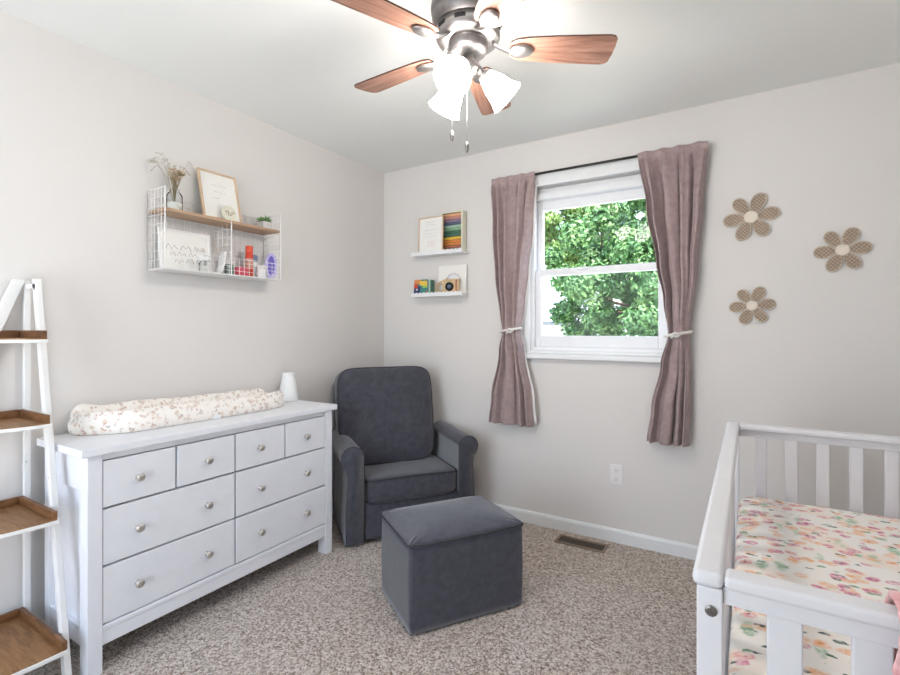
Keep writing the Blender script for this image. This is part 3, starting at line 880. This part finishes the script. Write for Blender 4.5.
b = BM(); box(b, vx0+.012, vx1-.012, vy0+.012, vy1-.012, .0005, .002); obj('duct_opening', b, 'dark', t)
b = BM(); box(b, vx0, vx1, vy0, vy0+.016, .0005, .008); box(b, vx0, vx1, vy1-.016, vy1, .0005, .008); box(b, vx0, vx0+.016, vy0+.016, vy1-.016, .0005, .008); box(b, vx1-.016, vx1, vy0+.016, vy1-.016, .0005, .008)
obj('frame', b, 'vent', t, bevel=.002)
b = BM(); n = 20
for i in range(1, n):
    x = vx0+.016+(vx1-vx0-.032)*i/n; box(b, x-.0014, x+.0014, vy0+.016, vy1-.016, .0021, .0045)
obj('grille', b, 'vent', t)

# ------------------------------------------------------------ rattan wall flowers
def flower(cx, cz, r, rot, label):
    t = thing('wall_flower', label, 'wall decor', (cx, 0, cz))
    y = -.004
    for k in range(6):
        a = rot+k*PI/3; f = 1+.03*math.sin(k*2.2+rot)
        m = T((cx, y, cz)) @ R(PI/2, 'X') @ R(a)      # local x,y -> world x,z ; extrude -> -y
        L = r*f; c0_ = .60*L; hl = .415*L; hw = .262*L
        egg = lambda s_: [(c0_+hl*s_*math.cos(2*PI*i/32), (hw*s_)*(1+.22*math.cos(2*PI*i/32))*math.sin(2*PI*i/32)) for i in range(32)]
        b = BM(); prism(b, egg(1.0), 0, .004, m); p = obj('petal', b, 'canerim', t)
        b = BM(); prism(b, egg(.86), .004, .0065, m); obj('cane_panel', b, 'cane', p)
        tb = BM(); tube(tb, [m @ Vector((x_, y_, .006)) for x_, y_ in egg(.95)], .0032*r/.124, 6, closed=True); obj('rim', tb, 'canerim', p, smooth=True)
    b = BM(); prism(b, [(  .25*r*math.cos(2*PI*i/32), .25*r*math.sin(2*PI*i/32)) for i in range(32)], .003, .011, T((cx, y, cz)) @ R(PI/2, 'X'))
    obj('flower_centre', b, 'flowercentre', t, bevel=.001)
flower(2.402, 1.813, .122, math.radians(6), 'woven rattan flower on the wall, highest and nearest the curtain')
flower(2.768, 1.614, .108, math.radians(4), 'woven rattan flower on the wall, furthest right of the three')
flower(2.407, 1.361, .100, math.radians(5), 'smallest woven rattan flower on the wall, lowest of the three')

# ------------------------------------------------------------ corner ladder shelf
PX, PY = .028, -2.184
t = thing('ladder_shelf', 'distressed white corner ladder shelf with four brown wood trays beside the dresser', 'shelf', (PX, PY, 0))
b = BM(); hexa(b, [(PX-.010, PY-.010, 0), (PX+.010, PY-.010, 0), (PX+.010, PY+.010, 0), (PX-.010, PY+.010, 0), (PX-.010, PY-.010, 1.425), (PX+.010, PY-.010, 1.425), (PX+.010, PY+.010, 1.425), (PX-.010, PY+.010, 1.425)])
obj('rear_post', b, 'distress', t, bevel=.002)
def legx(z): return .385-.265*z/1.43
b = BM(); z1 = 1.43
yk = lambda z: PY+.016
p = []
for z in (0, z1):
    x = legx(z); p += [(x-.026, PY-.006, z), (x+.006, PY-.006, z), (x+.006, PY+.014, z), (x-.026, PY+.014, z)]
hexa(b, p); obj('right_leg', b, 'distress', t, bevel=.002)
b = BM(); p = []
def legy(z): return PY-.025-.52*(1-z/1.43)
for z in (0, z1):
    y = legy(z); p += [(PX-.012, y-.018, z), (PX+.016, y-.018, z), (PX+.016, y+.018, z), (PX-.012, y+.018, z)]
hexa(b, p); obj('left_leg', b, 'distress', t, bevel=.002)
b = BM(); box(b, PX-.008, legx(1.40), PY-.006, PY+.008, 1.395, 1.412); obj('cross_bar', b, 'distress', t, bevel=.001)
b = BM(); lathe(b, [(.005, 0), (.005, .004)], (legx(1.39)-.01, PY-.003, 1.392), (0, -1, 0), 12); obj('bolt', b, 'handle', t)
for z in (1.205, .905, .575, .150):
    rx = legx(z)-PX+(.095 if z > 1 else .065); ry = PY-legy(z)+.03
    n = 18
    def arc(s_, off=0):
        pts = [(0, 0)]
        for i in range(n+1):
            a = PI/2*i/n
            pts.append((rx*s_*math.cos(a)**.75 if i < n else 0, -ry*s_*math.sin(a)**.75))
        return pts
    y_t = PY-.010
    m = T((PX, y_t, z))
    b = BM(); prism(b, arc(1), -.012, .0, m)
    tr = obj('tray', b, 'distress', t, bevel=.001, label='white edged shelf tray')
    b = BM(); prism(b, [(x_+.002, y_-.002) for x_, y_ in arc(.975)], .0, .004, m); obj('wood_deck', b, 'tray', tr, label='brown wood deck')
    b = BM(); box(b, PX+.004, PX+rx-.004, y_t-.016, y_t-.002, z+.004, z+.032); obj('rim', b, 'rim', tr, bevel=.002, label='brown wooden rim')
    b = BM(); box(b, PX+.002, PX+.016, y_t-ry+.01, y_t-.017, z+.004, z+.032); obj('rim', b, 'rim', tr, bevel=.002, label='brown wooden rim')

# ------------------------------------------------------------ wire shelf on the left wall
Y0, Y1, YM, XB, XF, ZB, ZT, ZS = -1.730, -1.095, -1.400, .006, .152, 1.519, 1.886, 1.790
t = thing('wire_wall_shelf', 'white wire grid wall shelf with one wooden board on the left wall', 'shelf', (.01, (Y0+Y1)/2, ZB))
wr = .0012
def gridwires(bm, o, u, v, nu, nv, r=wr):
    o, u, v = Vector(o), Vector(u), Vector(v)
    for i in range(nu+1):
        s_ = o+u*(i/nu); tube(bm, [s_, s_+v], r*(1.6 if i in (0, nu) else 1), 5)
    for j in range(nv+1):
        s_ = o+v*(j/nv); tube(bm, [s_, s_+u], r*(1.6 if j in (0, nv) else 1), 5)
for y in (Y0, Y1):
    b = BM(); gridwires(b, (XB, y, ZB), (XF-XB, 0, 0), (0, 0, ZT-ZB), 5, 9); tube(b, [(XF, y, ZB), (XF, y, ZT)], .0028, 6); obj('side_panel', b, 'wire', t)
b = BM(); gridwires(b, (XB, YM, ZB), (XF-XB, 0, 0), (0, 0, ZS-ZB), 4, 7); tube(b, [(XF, YM, ZB), (XF, YM, ZS-.008)], .0028, 6); obj('divider_panel', b, 'wire', t)
b = BM(); gridwires(b, (XB, Y0, ZB), (0, Y1-Y0, 0), (0, 0, ZT-.012-ZB), 22, 12); obj('back_panel', b, 'wire', t)
b = BM(); gridwires(b, (XF, Y0, ZB), (0, Y1-Y0, 0), (0, 0, .085), 22, 4); obj('front_basket', b, 'wire', t)
b = BM(); box(b, XB, XF, Y0+.002, Y1-.002, ZB-.004, ZB+.001); obj('bottom_rack', b, 'wire', t)
b = BM(); box(b, XB+.004, XF-.002, Y0+.004, Y1-.004, ZS-.009, ZS+.004); obj('shelf_board', b, 'oak', t, bevel=.001, label='brown wooden shelf board')
ZD = ZS+.0045     # board top
ZC = ZB+.0015     # rack top

# vase with dried flowers
t = thing('dried_flower_vase', 'clear glass jar of dried flowers and white sand on the wooden board', 'vase', (.08, -1.648, ZD))
c = (.08, -1.648, ZD)
b = BM(); lathe(b, [(.001, .001), (.032, .001), (.034, .004), (.034, .075), (.028, .088), (.020, .094), (.020, .108), (.023, .112)], c, seg=32, cap=False); obj('glass_jar', b, 'jar', t, smooth=True)
b = BM(); lathe(b, [(.030, .003), (.031, .008), (.031, .040), (.026, .044), (.001, .046)], c, seg=28); obj('sand', b, 'sand', t, smooth=True)
b = BM(); b2 = BM(); b3 = BM(); b4 = BM()
rnd = random.Random(5); base = Vector(c)+Vector((0, 0, .03))
for i in range(46):
    a = rnd.uniform(0, 2*PI); sp = rnd.uniform(0, 1)
    tip = Vector(c)+Vector((.028*sp*math.cos(a), .008+.042*sp*math.sin(a), .15+.06*rnd.random()))
    tube(b, [base, Vector(c)+Vector((.008*math.cos(a), .008*math.sin(a), .10)), tip], .0007, 4)
    tgt = b2 if i % 2 else b3
    ico(tgt, tip, rnd.uniform(.006, .010), 1, (1, 1, .8))
    for q in range(3): ico(tgt, tip+Vector((rnd.uniform(-1, 1), rnd.uniform(-1, 1), rnd.uniform(-1, 1)))*.009, .0035, 1)
for i in range(16):
    a = rnd.uniform(-.4, .4); dy = -.105*rnd.uniform(.5, 1) if i < 10 else .075*rnd.uniform(.3, 1)
    p1 = Vector(c)+Vector((rnd.uniform(-.03, .05), dy*.35, .15)); p2 = Vector(c)+Vector((rnd.uniform(-.05, .06), dy*.8, rnd.uniform(.20, .245)))
    p3 = p2+Vector((0, dy*.35, rnd.uniform(-.04, .01)))
    tube(b, [base, p1, p2, p3], .0006, 4)
    for q in range(12):
        w = rnd.random(); ico(b4, p2.lerp(p3, w)+Vector((rnd.uniform(-1, 1), rnd.uniform(-1, 1), rnd.uniform(-1, 1)))*.006, .0019, 1)
obj('stems', b, 'stem', t); obj('flower_heads', b2, 'dried', t, label='brown dried flower heads'); obj('flower_heads', b3, 'driedlight', t, label='pale dried flower heads'); obj('grass_plumes', b4, 'fluff', t)

# leaning picture frame on the board
def squiggle(bm, m, x0, x1, y, amp, r, seed, n=40, gap=True):
    rnd = random.Random(seed); pts = []
    x = x0
    while x < x1:
        L = rnd.uniform(.012, .03)*((x1-x0)/.1)
        e = min(x1, x+L); pts = []
        k = max(4, int((e-x)/(amp*.8)))
        for i in range(k+1): pts.append(m @ Vector((x+(e-x)*i/k, y+amp*(.5 if i % 2 else -.5)*rnd.uniform(.4, 1), 0)))
        tube(bm, pts, r, 4); x = e+L*.25
def picture_frame(name, label, w, h, fw, th, m, wood_, art, cat='picture frame', pw=None):
    """m: local x across, y up, z toward viewer"""
    t = thing(name, label, cat, m @ Vector((w/2, 0, 0)))
    b = BM()
    box(b, 0, fw, 0, h, 0, th, m); box(b, w-fw, w, 0, h, 0, th, m); box(b, fw, w-fw, 0, fw, 0, th, m); box(b, fw, w-fw, h-fw, h, 0, th, m)
    obj('frame', b, wood_, t, bevel=.0012)
    b = BM(); box(b, fw, w-fw, fw, h-fw, th*.2, th*.6, m); p = obj('print', b, 'paper', t)
    art(p, m @ T((0, 0, th*.62)), w, h)
    return t
def m_left(x, y, z, lean, roll=0):   # on the left wall: local x -> +y, local y -> up, local z -> +x (leaning back to -x)
    base = Matrix(((0, 0, 1, x), (1, 0, 0, y), (0, 1, 0, z), (0, 0, 0, 1)))
    return base @ R(-lean, 'X') @ R(roll, 'Z')
def m_back(x, y, z, lean, roll=0, yaw=0):   # on the back wall: local x -> +x, y -> up, z -> -y
    base = Matrix(((1, 0, 0, x), (0, 0, -1, y), (0, 1, 0, z), (0, 0, 0, 1)))
    return base @ R(yaw, 'Y') @ R(-lean, 'X') @ R(roll, 'Z')
def art1(p, m, w, h):
    b = BM()
    for i, (x0, x1) in enumerate(((.07, .15), (.075, .145), (.065, .10), (.09, .15))): squiggle(b, m, x0, x1, h*.72-i*.035, .006, .0005, i)
    obj('lettering', b, 'ink', p, label='faint grey lettering')
picture_frame('framed_picture', 'tall light wood picture frame leaning on the wooden board of wire shelf', .212, .262, .0095, .016, m_left(.078, -1.508, ZD+.0035, math.radians(13)), 'pine', art1)
# small round card in front of it
t = thing('round_plaque', 'small round cream plaque with floral motif leaning on the wood picture frame', 'ornament', (.12, -1.39, ZD))
m = m_left(.118, -1.388, ZD+.0005, math.radians(12)) @ T((0, .042, 0))
b = BM(); prism(b, [(.042*math.cos(2*PI*i/40), .042*math.sin(2*PI*i/40)) for i in range(40)], 0, .005, m); o = obj('disc', b, 'cream', t)
b = BM(); rnd = random.Random(2)
for i in range(22):
    x_, y_ = rnd.uniform(-.020, .026), rnd.uniform(-.018, .010); a = rnd.uniform(0, PI)
    tube(b, [m @ Vector((x_, y_, .0052)), m @ Vector((x_+.009*math.cos(a), y_+.009*math.sin(a), .0055))], .0011, 4)
obj('motif', b, 'stem', o, label='brown leaf motif')
# little potted plant
t = thing('potted_plant', 'small green succulent in a square pale pot on the wooden board', 'plant', (.085, -1.150, ZD))
b = BM(); hexa(b, [(.058, -1.177, ZD), (.112, -1.177, ZD), (.112, -1.123, ZD), (.058, -1.123, ZD), (.055, -1.18, ZD+.045), (.115, -1.18, ZD+.045), (.115, -1.12, ZD+.045), (.055, -1.12, ZD+.045)])
obj('pot', b, 'pot', t, bevel=.002)
b = BM(); box(b, .059, .111, -1.176, -1.124, ZD+.0452, ZD+.049); obj('soil', b, 'plantdark', t)
b = BM(); rnd = random.Random(3)
for i in range(60):
    a = rnd.uniform(0, 2*PI); e = rnd.uniform(.1, 1.4); L = rnd.uniform(.018, .034)
    o_ = Vector((.085+.014*math.cos(a), -1.15+.014*math.sin(a), ZD+.049)); d = Vector((math.cos(a)*math.cos(e), math.sin(a)*math.cos(e), math.sin(e)))
    tube(b, [o_, o_+d*L*.5, o_+d*L], [.003, .0038, .0006], 5)
obj('leaves', b, 'plant', t, smooth=True)
# white framed print, bottom left
def art2(p, m, w, h):
    b = BM()
    for i in range(3): squiggle(b, m, .03+.02*i, w-.03, h*.58-i*.033, .028, .0014, 20+i)
    obj('lettering', b, 'ink', p, label='faint grey looped lettering')
picture_frame('framed_print', 'white framed print with grey looped lettering inside lower left of wire shelf', .255, .200, .012, .012, m_left(.052, -1.702, ZC+.0008, math.radians(6)), 'plastic_white', art2)
t = thing('small_bottle', 'small clear bottle with wide white cap in front of the looped lettering print', 'bottle', (.12, -1.53, ZC))
b = BM(); lathe(b, [(.018, .0), (.020, .003), (.020, .040), (.015, .046), (.014, .052)], (.12, -1.53, ZC), seg=24); obj('body', b, 'jar', t, smooth=True)
b = BM(); cushion(b, .034, .066, .030, T((.12, -1.527, ZC+.068)), 10, 3, 0, .6); obj('cap', b, 'frost', t, smooth=True)
# curved white tray standing beside divider
t = thing('curved_tray', 'white curved tray leaning left of the wire divider', 'tray', (.09, -1.43, ZC))
b = BM(); grid_surface(b, lambda s, q: (.06+.06*s, -1.458+.05*q**.5*1.0, ZC+.004+.115*q**1.6), 5, 16); o = obj('shell', b, 'frost', t, smooth=True); so = o.modifiers.new('s', 'SOLIDIFY'); so.thickness = .005
# right half items
b = BM(); box(b, .06, .10, -1.385, -1.352, ZC, ZC+.058); tag(obj('small_box', b, 'dgreen', bevel=.003), 'small dark green box just right of the wire divider', 'box')
t = thing('pink_pack', 'low pink pack behind the wire basket, left of the orange bottle', 'pack', (.11, -1.322, ZC))
b = BM(); cushion(b, .045, .062, .048, T((.112, -1.318, ZC+.0245)), 10, 6, 0, .3); obj('pack', b, 'pink', t, smooth=True)
t = thing('lotion_tube', 'tall orange red bottle standing in the wire basket', 'bottle', (.09, -1.252, ZC))
b = BM(); lathe(b, [(.018, 0), (.020, .004), (.020, .125), (.017, .130)], (.09, -1.252, ZC), seg=24); o = obj('body', b, 'red', t, smooth=True)
b = BM(); lathe(b, [(.0185, .130), (.019, .134), (.019, .166), (.016, .170), (.001, .171)], (.09, -1.252, ZC), seg=24); obj('cap', b, 'redcap', t, smooth=True)
b = BM(); lathe(b, [(.0203, .05), (.0206, .052), (.0206, .10), (.0203, .102)], (.09, -1.252, ZC), seg=24, cap=False); obj('band', b, 'rose', o)
t = thing('cream_jar', 'squat white jar with rounded lid beside the orange bottle', 'jar', (.11, -1.192, ZC))
b = BM(); lathe(b, [(.024, 0), (.026, .004), (.026, .045), (.022, .05)], (.112, -1.192, ZC), seg=28); obj('body', b, 'frost', t, smooth=True)
b = BM(); lathe(b, [(.027, .050), (.0275, .058), (.024, .068), (.012, .073), (.001, .074)], (.112, -1.192, ZC), seg=28); obj('lid', b, 'plastic_white', t, smooth=True)
t = thing('blue_grey_jar', 'blue grey lidded jar behind the squat white jar', 'jar', (.05, -1.200, ZC))
b = BM(); lathe(b, [(.024, 0), (.024, .09)], (.05, -1.2, ZC), seg=24); obj('body', b, 'frost', t)
b = BM(); lathe(b, [(.025, .09), (.025, .125), (.02, .13)], (.05, -1.2, ZC), seg=24); obj('lid', b, 'bluegrey', t)
t = thing('hand_mirror', 'lavender oval mirror with purple centre at the right end of the basket', 'mirror', (.10, -1.135, ZC))
m = m_left(.115, -1.137, ZC+.001, math.radians(10)) @ R(math.radians(-12)) @ T((0, .078, 0))
b = BM(); pts = [m @ Vector((.032*math.cos(2*PI*i/40), .068*math.sin(2*PI*i/40), 0)) for i in range(40)]; tube(b, pts, .0088, 8, closed=True); obj('rim', b, 'lavender', t, smooth=True)
b = BM(); prism(b, [(.027*math.cos(2*PI*i/32), .062*math.sin(2*PI*i/32)) for i in range(32)], -.003, .001, m); obj('centre', b, 'purple', t)

# ------------------------------------------------------------ scalloped ledges on the back wall
def ledge(label, z):
    t = thing('picture_ledge', label, 'shelf', (.53, 0, z), group=None)
    x0, x1 = .330, .752
    b = BM(); box(b, x0, x1, -.100, -.0005, z-.010, z); box(b, x0, x1, -.010, -.0005, z, z+.02); obj('board', b, 'ledge', t, bevel=.001)
    n = 13; w = (x1-x0)/n; poly = [(x0, z-.012)]
    poly.append((x1, z-.012))
    top = []
    for i in range(n):
        for q in range(9):
            a = PI*q/8; top.append((x0+w*(i+.5)-w/2*math.cos(a), z+.006+w*.36*math.sin(a)))
    poly += top[::-1]
    m = Matrix(((1, 0, 0, 0), (0, 0, -1, -.100), (0, 1, 0, 0), (0, 0, 0, 1)))
    b = BM(); prism(b, poly, 0, .004, m); obj('scalloped_lip', b, 'ledge', t)
    b = BM(); lathe(b, [(.003, 0), (.003, .002)], (x1-.0, -.09+.06, z+.006), (1, 0, 0), 8); obj('screw', b, 'handle', t)
    return t
ledge('white scalloped picture ledge on the back wall, upper of two', 1.772)
ledge('white scalloped picture ledge on the back wall, lower of two', 1.482)
Z1, Z2 = 1.7725, 1.4825
def art3(p, m, w, h):
    b = BM()
    for i, y in enumerate((.86, .78, .64, .54, .46)): squiggle(b, m, w*(.32 if i < 2 else .2), w*(.72 if i < 2 else .8), h*y, .0035, .0005, 30+i)
    obj('lettering', b, 'ink', p, label='faint grey lettering')
    b = BM()
    for i, y in enumerate((.32, .26, .2)): squiggle(b, m, w*.35, w*.7, h*y, .004, .0006, 40+i)
    obj('lettering', b, 'inkpink', p, label='pink lettering')
picture_frame('framed_picture', 'pale framed text print standing on the upper scalloped ledge', .205, .256, .008, .012, m_back(.388, -.084, Z1+.001, math.radians(2)), 'pine', art3)
# rack of coloured rods
t = thing('rod_rack', 'wooden frame holding stacked coloured bars on the upper ledge', 'toy', (.66, -.05, Z1))
x0, x1, h = .562, .735, .280
b = BM(); box(b, x0, x0+.010, -.064, -.012, Z1, Z1+h); box(b, x1-.012, x1, -.064, -.012, Z1, Z1+h); box(b, x0+.01, x1-.012, -.064, -.012, Z1+h-.008, Z1+h); box(b, x0+.01, x1-.012, -.064, -.012, Z1, Z1+.006); box(b, x0+.01, x1-.012, -.018, -.012, Z1+.006, Z1+h-.008)
obj('frame', b, 'cream', t, bevel=.001)
cols = ['rust', 'rust', 'orange', 'orange', 'yellow', 'dgreen', 'dgreen', 'green', 'mint', 'slate', 'plum', 'rose', 'peach']
zz = Z1+.008
for i, cname in enumerate(cols):
    hh = (h-.018)/len(cols)
    b = BM(); tube(b, [(x0+.011, -.046, zz+hh/2), (x1-.013, -.046, zz+hh/2)], hh*.46, 12); obj('bar', b, cname, t, smooth=True, label=cname+' coloured bar' if cname not in ('slate', 'dgreen', 'plum', 'mint') else {'slate': 'grey blue bar', 'dgreen': 'dark green bar', 'plum': 'dull purple bar', 'mint': 'pale green bar'}[cname])
    zz += hh
# board book
t = thing('board_book', 'colourful blue green and yellow children\'s book at the left of the lower ledge', 'book', (.375, -.07, Z2))
m = m_back(.338, -.080, Z2+.0012, math.radians(5))
b = BM(); box(b, 0, .118, 0, .112, -.012, 0, m); o = obj('cover', b, 'teal', t, bevel=.001)
for nm, cname, (a0, a1, c0_, c1) in (('top_band', 'orange', (0, .06, .082, .112)), ('cover_patch', 'yellow', (.048, .118, .068, .102)), ('cover_patch', 'navy', (0, .056, .0, .066)), ('cover_patch', 'red', (.0, .032, .05, .08)), ('cover_patch', 'lime', (.075, .12, .052, .07)), ('cover_patch', 'rust', (.103, .126, .004, .03))):
    k_ = {'orange': .0006, 'navy': .0007, 'red': .0010, 'yellow': .0012, 'lime': .0009, 'rust': .001}[cname]
    b = BM(); box(b, a0+.0005, a1, c0_+.0005, c1-.0003, 0, k_, m); obj(nm, b, cname, o)
b = BM(); ico(b, m @ Vector((.027, .04, .001)), .007, 2, (1, .2, 1)); obj('cover_dot', b, 'plastic_white', o)
for i, (cname, w, lab) in enumerate((('slate', .010, 'thin grey blue book upright on the lower ledge, nearest the colourful book'), ('mint', .012, 'thin pale green book upright on the lower ledge, between two dark ones'), ('dgreen', .009, 'thin dark green book upright on the lower ledge, nearest the toy camera'))):
    x = .464+sum((.010, .012, .009)[:i])+.0015*i
    t = thing('thin_book', lab, 'book', (x, -.05, Z2))
    b = BM(); box(b, x, x+w, -.092, -.055, Z2, Z2+.105); o = obj('cover', b, cname, t, bevel=.001)
    b = BM(); box(b, x+.0015, x+w-.0015, -.09, -.0535, Z2+.003, Z2+.1065); obj('pages', b, 'paper', o)
# toy camera (wooden) with strap
t = thing('toy_camera', 'pale wooden toy camera with dark lens and cord on the lower ledge', 'toy', (.64, -.07, Z2))
m = m_back(.584, -.058, Z2+.0008, 0) @ Matrix.Diagonal((1.08, 1.03, 1, 1))
b = BM(); box(b, 0, .120, 0, .098, 0, .028, m); cam_body = obj('body', b, 'maple', t, bevel=.006, seg=3)
b = BM(); lathe(b, [(.030, 0), (.030, .012), (.022, .013), (.02, .006)], m @ Vector((.058, .048, .028)), (0, -1, 0), 28); ln = obj('lens_ring', b, 'dark', t, smooth=False, label='dark lens ring')
b = BM(); lathe(b, [(.017, 0), (.015, .0075), (.001, .010)], m @ Vector((.058, .048, .030)), (0, -1, 0), 24); obj('lens', b, 'slate', ln, smooth=True)
b = BM(); box(b, .101, .111, .006, .09, .028, .031, m); obj('grip', b, 'rust', t, bevel=.001)
b = BM(); box(b, .018, .034, .098, .104, .006, .020, m); obj('shutter_button', b, 'maple', t, bevel=.001)
b = BM(); pts = []
for i in range(30):
    a = PI/2+PI*i/29; pts.append(m @ Vector((.0+.055*math.cos(a)*1.0, .047+.038*math.sin(a), .012)))
tube(b, pts, .0055, 7); obj('cord', b, 'maple', t, smooth=True)
b = BM(); pts = [m @ Vector((-.022+.020*math.cos(2*PI*i/24), .045+.028*math.sin(2*PI*i/24), .010)) for i in range(24)]; tube(b, pts, .0045, 6, closed=True); obj('ring', b, 'maple', t, smooth=True)
# white card with arch behind
t = thing('arch_print', 'white print with faint arch shape standing behind the toy camera', 'picture', (.63, -.03, Z2))
m = m_back(.515, -.032, Z2+.001, math.radians(3))
b = BM(); box(b, 0, .228, 0, .205, -.006, 0, m); o = obj('board', b, 'paper', t, bevel=.001)
for rr_, cn in ((.060, 'grey'), (.049, 'lavender')):
    b = BM(); pts = [m @ Vector((.125+rr_*math.cos(PI*i/24), .085+rr_*math.sin(PI*i/24), .0008)) for i in range(25)]; tube(b, pts, .0016, 5); obj('arch', b, cn, o, label='faint painted arch')
b = BM(); rnd = random.Random(4)
b.free()

# ------------------------------------------------------------ outdoors
b = BM(); box(b, -30, 30, .5, 45, -1.0, -.9); tag(obj('ground', b, 'grass'), kind='structure')
def tree(label, name, c, r, n, leaf, seed, th, holes=.0, lsz=.10, trunk_x=None):
    t = thing(name, label, 'tree', (c[0], c[1], -.9), group=None)
    rnd = random.Random(seed); b = BM()
    C = Vector(c)
    lob = []
    for i in range(80):
        d = Vector((rnd.gauss(0, 1), rnd.gauss(0, 1), rnd.gauss(0, 1))).normalized()*rnd.uniform(.3, .92)
        lob.append((C+Vector((d.x*r[0], d.y*r[1], d.z*r[2])), rnd.uniform(.15, .27)*min(r)))
    for i in range(n):
        q, lr = lob[i % len(lob)]
        d = Vector((rnd.gauss(0, 1), rnd.gauss(0, 1), rnd.gauss(0, 1))).normalized()
        p = q+d*lr*rnd.uniform(.55, 1.1)*(1+.25*noise.noise(d*2.5+q))
        nrm = (d+Vector((rnd.uniform(-.8, .8), rnd.uniform(-.8, .8), rnd.uniform(-.4, .9)))).normalized()
        _, u, w = frame_from(nrm); a = rnd.uniform(0, 2*PI); uu = u*math.cos(a)+w*math.sin(a); ww = nrm.cross(uu)
        s_ = lsz*rnd.uniform(.6, 1.25)
        b.faces.new([b.verts.new(p+uu*s_), b.verts.new(p+ww*s_*.5+nrm*s_*.1), b.verts.new(p-uu*s_), b.verts.new(p-ww*s_*.5+nrm*s_*.1)])
    for i in range(n//9):
        q, lr = lob[i % len(lob)]
        d = Vector((rnd.gauss(0, 1), rnd.gauss(0, 1), rnd.gauss(0, 1))).normalized()
        p = q+d*lr*rnd.uniform(.1, .55); _, u, w = frame_from(d); s_ = lsz*2.6
        b.faces.new([b.verts.new(p+u*s_), b.verts.new(p+w*s_*.6), b.verts.new(p-u*s_), b.verts.new(p-w*s_*.6)])
    obj('foliage', b, leaf, t)
    b = BM(); tx = c[0] if trunk_x is None else trunk_x
    tube(b, [(tx, c[1], -.95), (tx+.05, c[1], c[2]-r[2]*.4), (tx-.05, c[1], c[2]+r[2]*.3)], [th, th*.75, th*.3], 10)
    for i in range(6):
        q, lr = lob[i*7]; tube(b, [(tx, c[1], c[2]-r[2]*(.6-.1*i)), q], [th*.35, th*.1], 6)
    obj('trunk', b, 'bark', t, smooth=True)
tree('large green leafy tree close behind the window, on the right', 'leafy_tree', (.35, 7.2, 2.1), (2.1, 1.5, 2.7), 42000, 'leaf', 1, .13, lsz=.055, trunk_x=-.15)
tree('yellow green tree seen in the upper left of the window', 'leafy_tree', (-2.0, 9.5, 4.1), (1.9, 1.2, 1.7), 26000, 'leafy', 2, .10, lsz=.06, trunk_x=-.6)
tree('darker green tree far behind, between the two nearer trees', 'leafy_tree', (.2, 12.9, 3.0), (2.1, 1.2, 3.0), 26000, 'leaf', 4, .2, lsz=.09, trunk_x=.2)
t = thing('neighbour_house', 'white neighbouring house low in the left of the window', 'house', (-5.5, 17, -.9))
b = BM(); box(b, -10, -2.6, 15, 20, -.9, 1.45); obj('wall', b, 'siding', t)
b = BM(); hexa(b, [(-10.4, 14.6, 1.53), (-2.2, 14.6, 1.53), (-2.2, 20.4, 1.53), (-10.4, 20.4, 1.53), (-10.2, 16.8, 2.45), (-2.4, 16.8, 2.45), (-2.4, 17.2, 2.45), (-10.2, 17.2, 2.45)]); obj('roof', b, 'roof', t)
b = BM(); box(b, -10.4, -2.2, 14.6, 20.4, 1.40, 1.53); obj('eave', b, 'eave', t)

# ------------------------------------------------------------ light
w = bpy.data.worlds.new('sky'); S.world = w; w.use_nodes = True
nt = w.node_tree; bg = nt.nodes['Background']
tc = nt.nodes.new('ShaderNodeTexCoord'); sp = nt.nodes.new('ShaderNodeSeparateXYZ'); nt.links.new(tc.outputs['Generated'], sp.inputs[0])
cr_ = nt.nodes.new('ShaderNodeValToRGB'); e = cr_.color_ramp.elements
e[0].position = 0; e[0].color = (.86, .93, 1, 1); e[1].position = .75; e[1].color = (.50, .68, 1, 1)
nt.links.new(sp.outputs[2], cr_.inputs[0]); nt.links.new(cr_.outputs[0], bg.inputs[0]); bg.inputs[1].default_value = 8.5
sl = bpy.data.lights.new('sun', 'SUN'); sl.energy = 24; sl.angle = math.radians(.8); sl.color = (1, .95, .86)
so_ = bpy.data.objects.new('sun', sl); COL.objects.link(so_); so_.rotation_euler = Vector((-.15, .42, -1.0)).to_track_quat('-Z', 'Y').to_euler()
def portal_side():
    l = bpy.data.lights.new('window_portal', 'AREA'); l.shape = 'RECTANGLE'; l.size = GY1-GY0; l.size_y = FZ1-FZ0; l.cycles.is_portal = True
    o = bpy.data.objects.new('window_portal', l); COL.objects.link(o); o.location = (RX+.13, (GY0+GY1)/2, (FZ0+FZ1)/2)
    o.rotation_euler = Vector((-1, 0, 0)).to_track_quat('-Z', 'Z').to_euler()
portal_side()  # sky sampling through the added right wall opening
def portal(name, x0, x1, z0, z1, y, s):
    l = bpy.data.lights.new(name, 'AREA'); l.shape = 'RECTANGLE'; l.size = x1-x0; l.size_y = z1-z0; l.cycles.is_portal = True
    o = bpy.data.objects.new(name, l); COL.objects.link(o); o.location = ((x0+x1)/2, y, (z0+z1)/2)
    o.rotation_euler = Vector((0, s, 0)).to_track_quat('-Z', 'Z').to_euler()
portal('window_portal', WX0, WX1, WZ0, WZ1, .13, -1)
portal('window_portal', FX0, FX1, FZ0, FZ1, RY-.13, 1)  # sky sampling through the added rear opening

# ------------------------------------------------------------ camera
F = 486; yaw = math.atan(299/486)
cd = bpy.data.cameras.new('camera'); co_ = bpy.data.objects.new('camera', cd); COL.objects.link(co_)
cd.sensor_width = 36; cd.lens = F/900*36; cd.shift_y = -8.5/900; cd.clip_start = .01
co_.location = (2.394, -2.923, 1.242); co_.rotation_euler = (PI/2, 0, yaw)
S.camera = co_
S.view_settings.view_transform = 'Standard'; S.view_settings.look = 'None'; S.view_settings.gamma = 1
S.view_settings.use_curve_mapping = False; S.view_settings.exposure = -.54
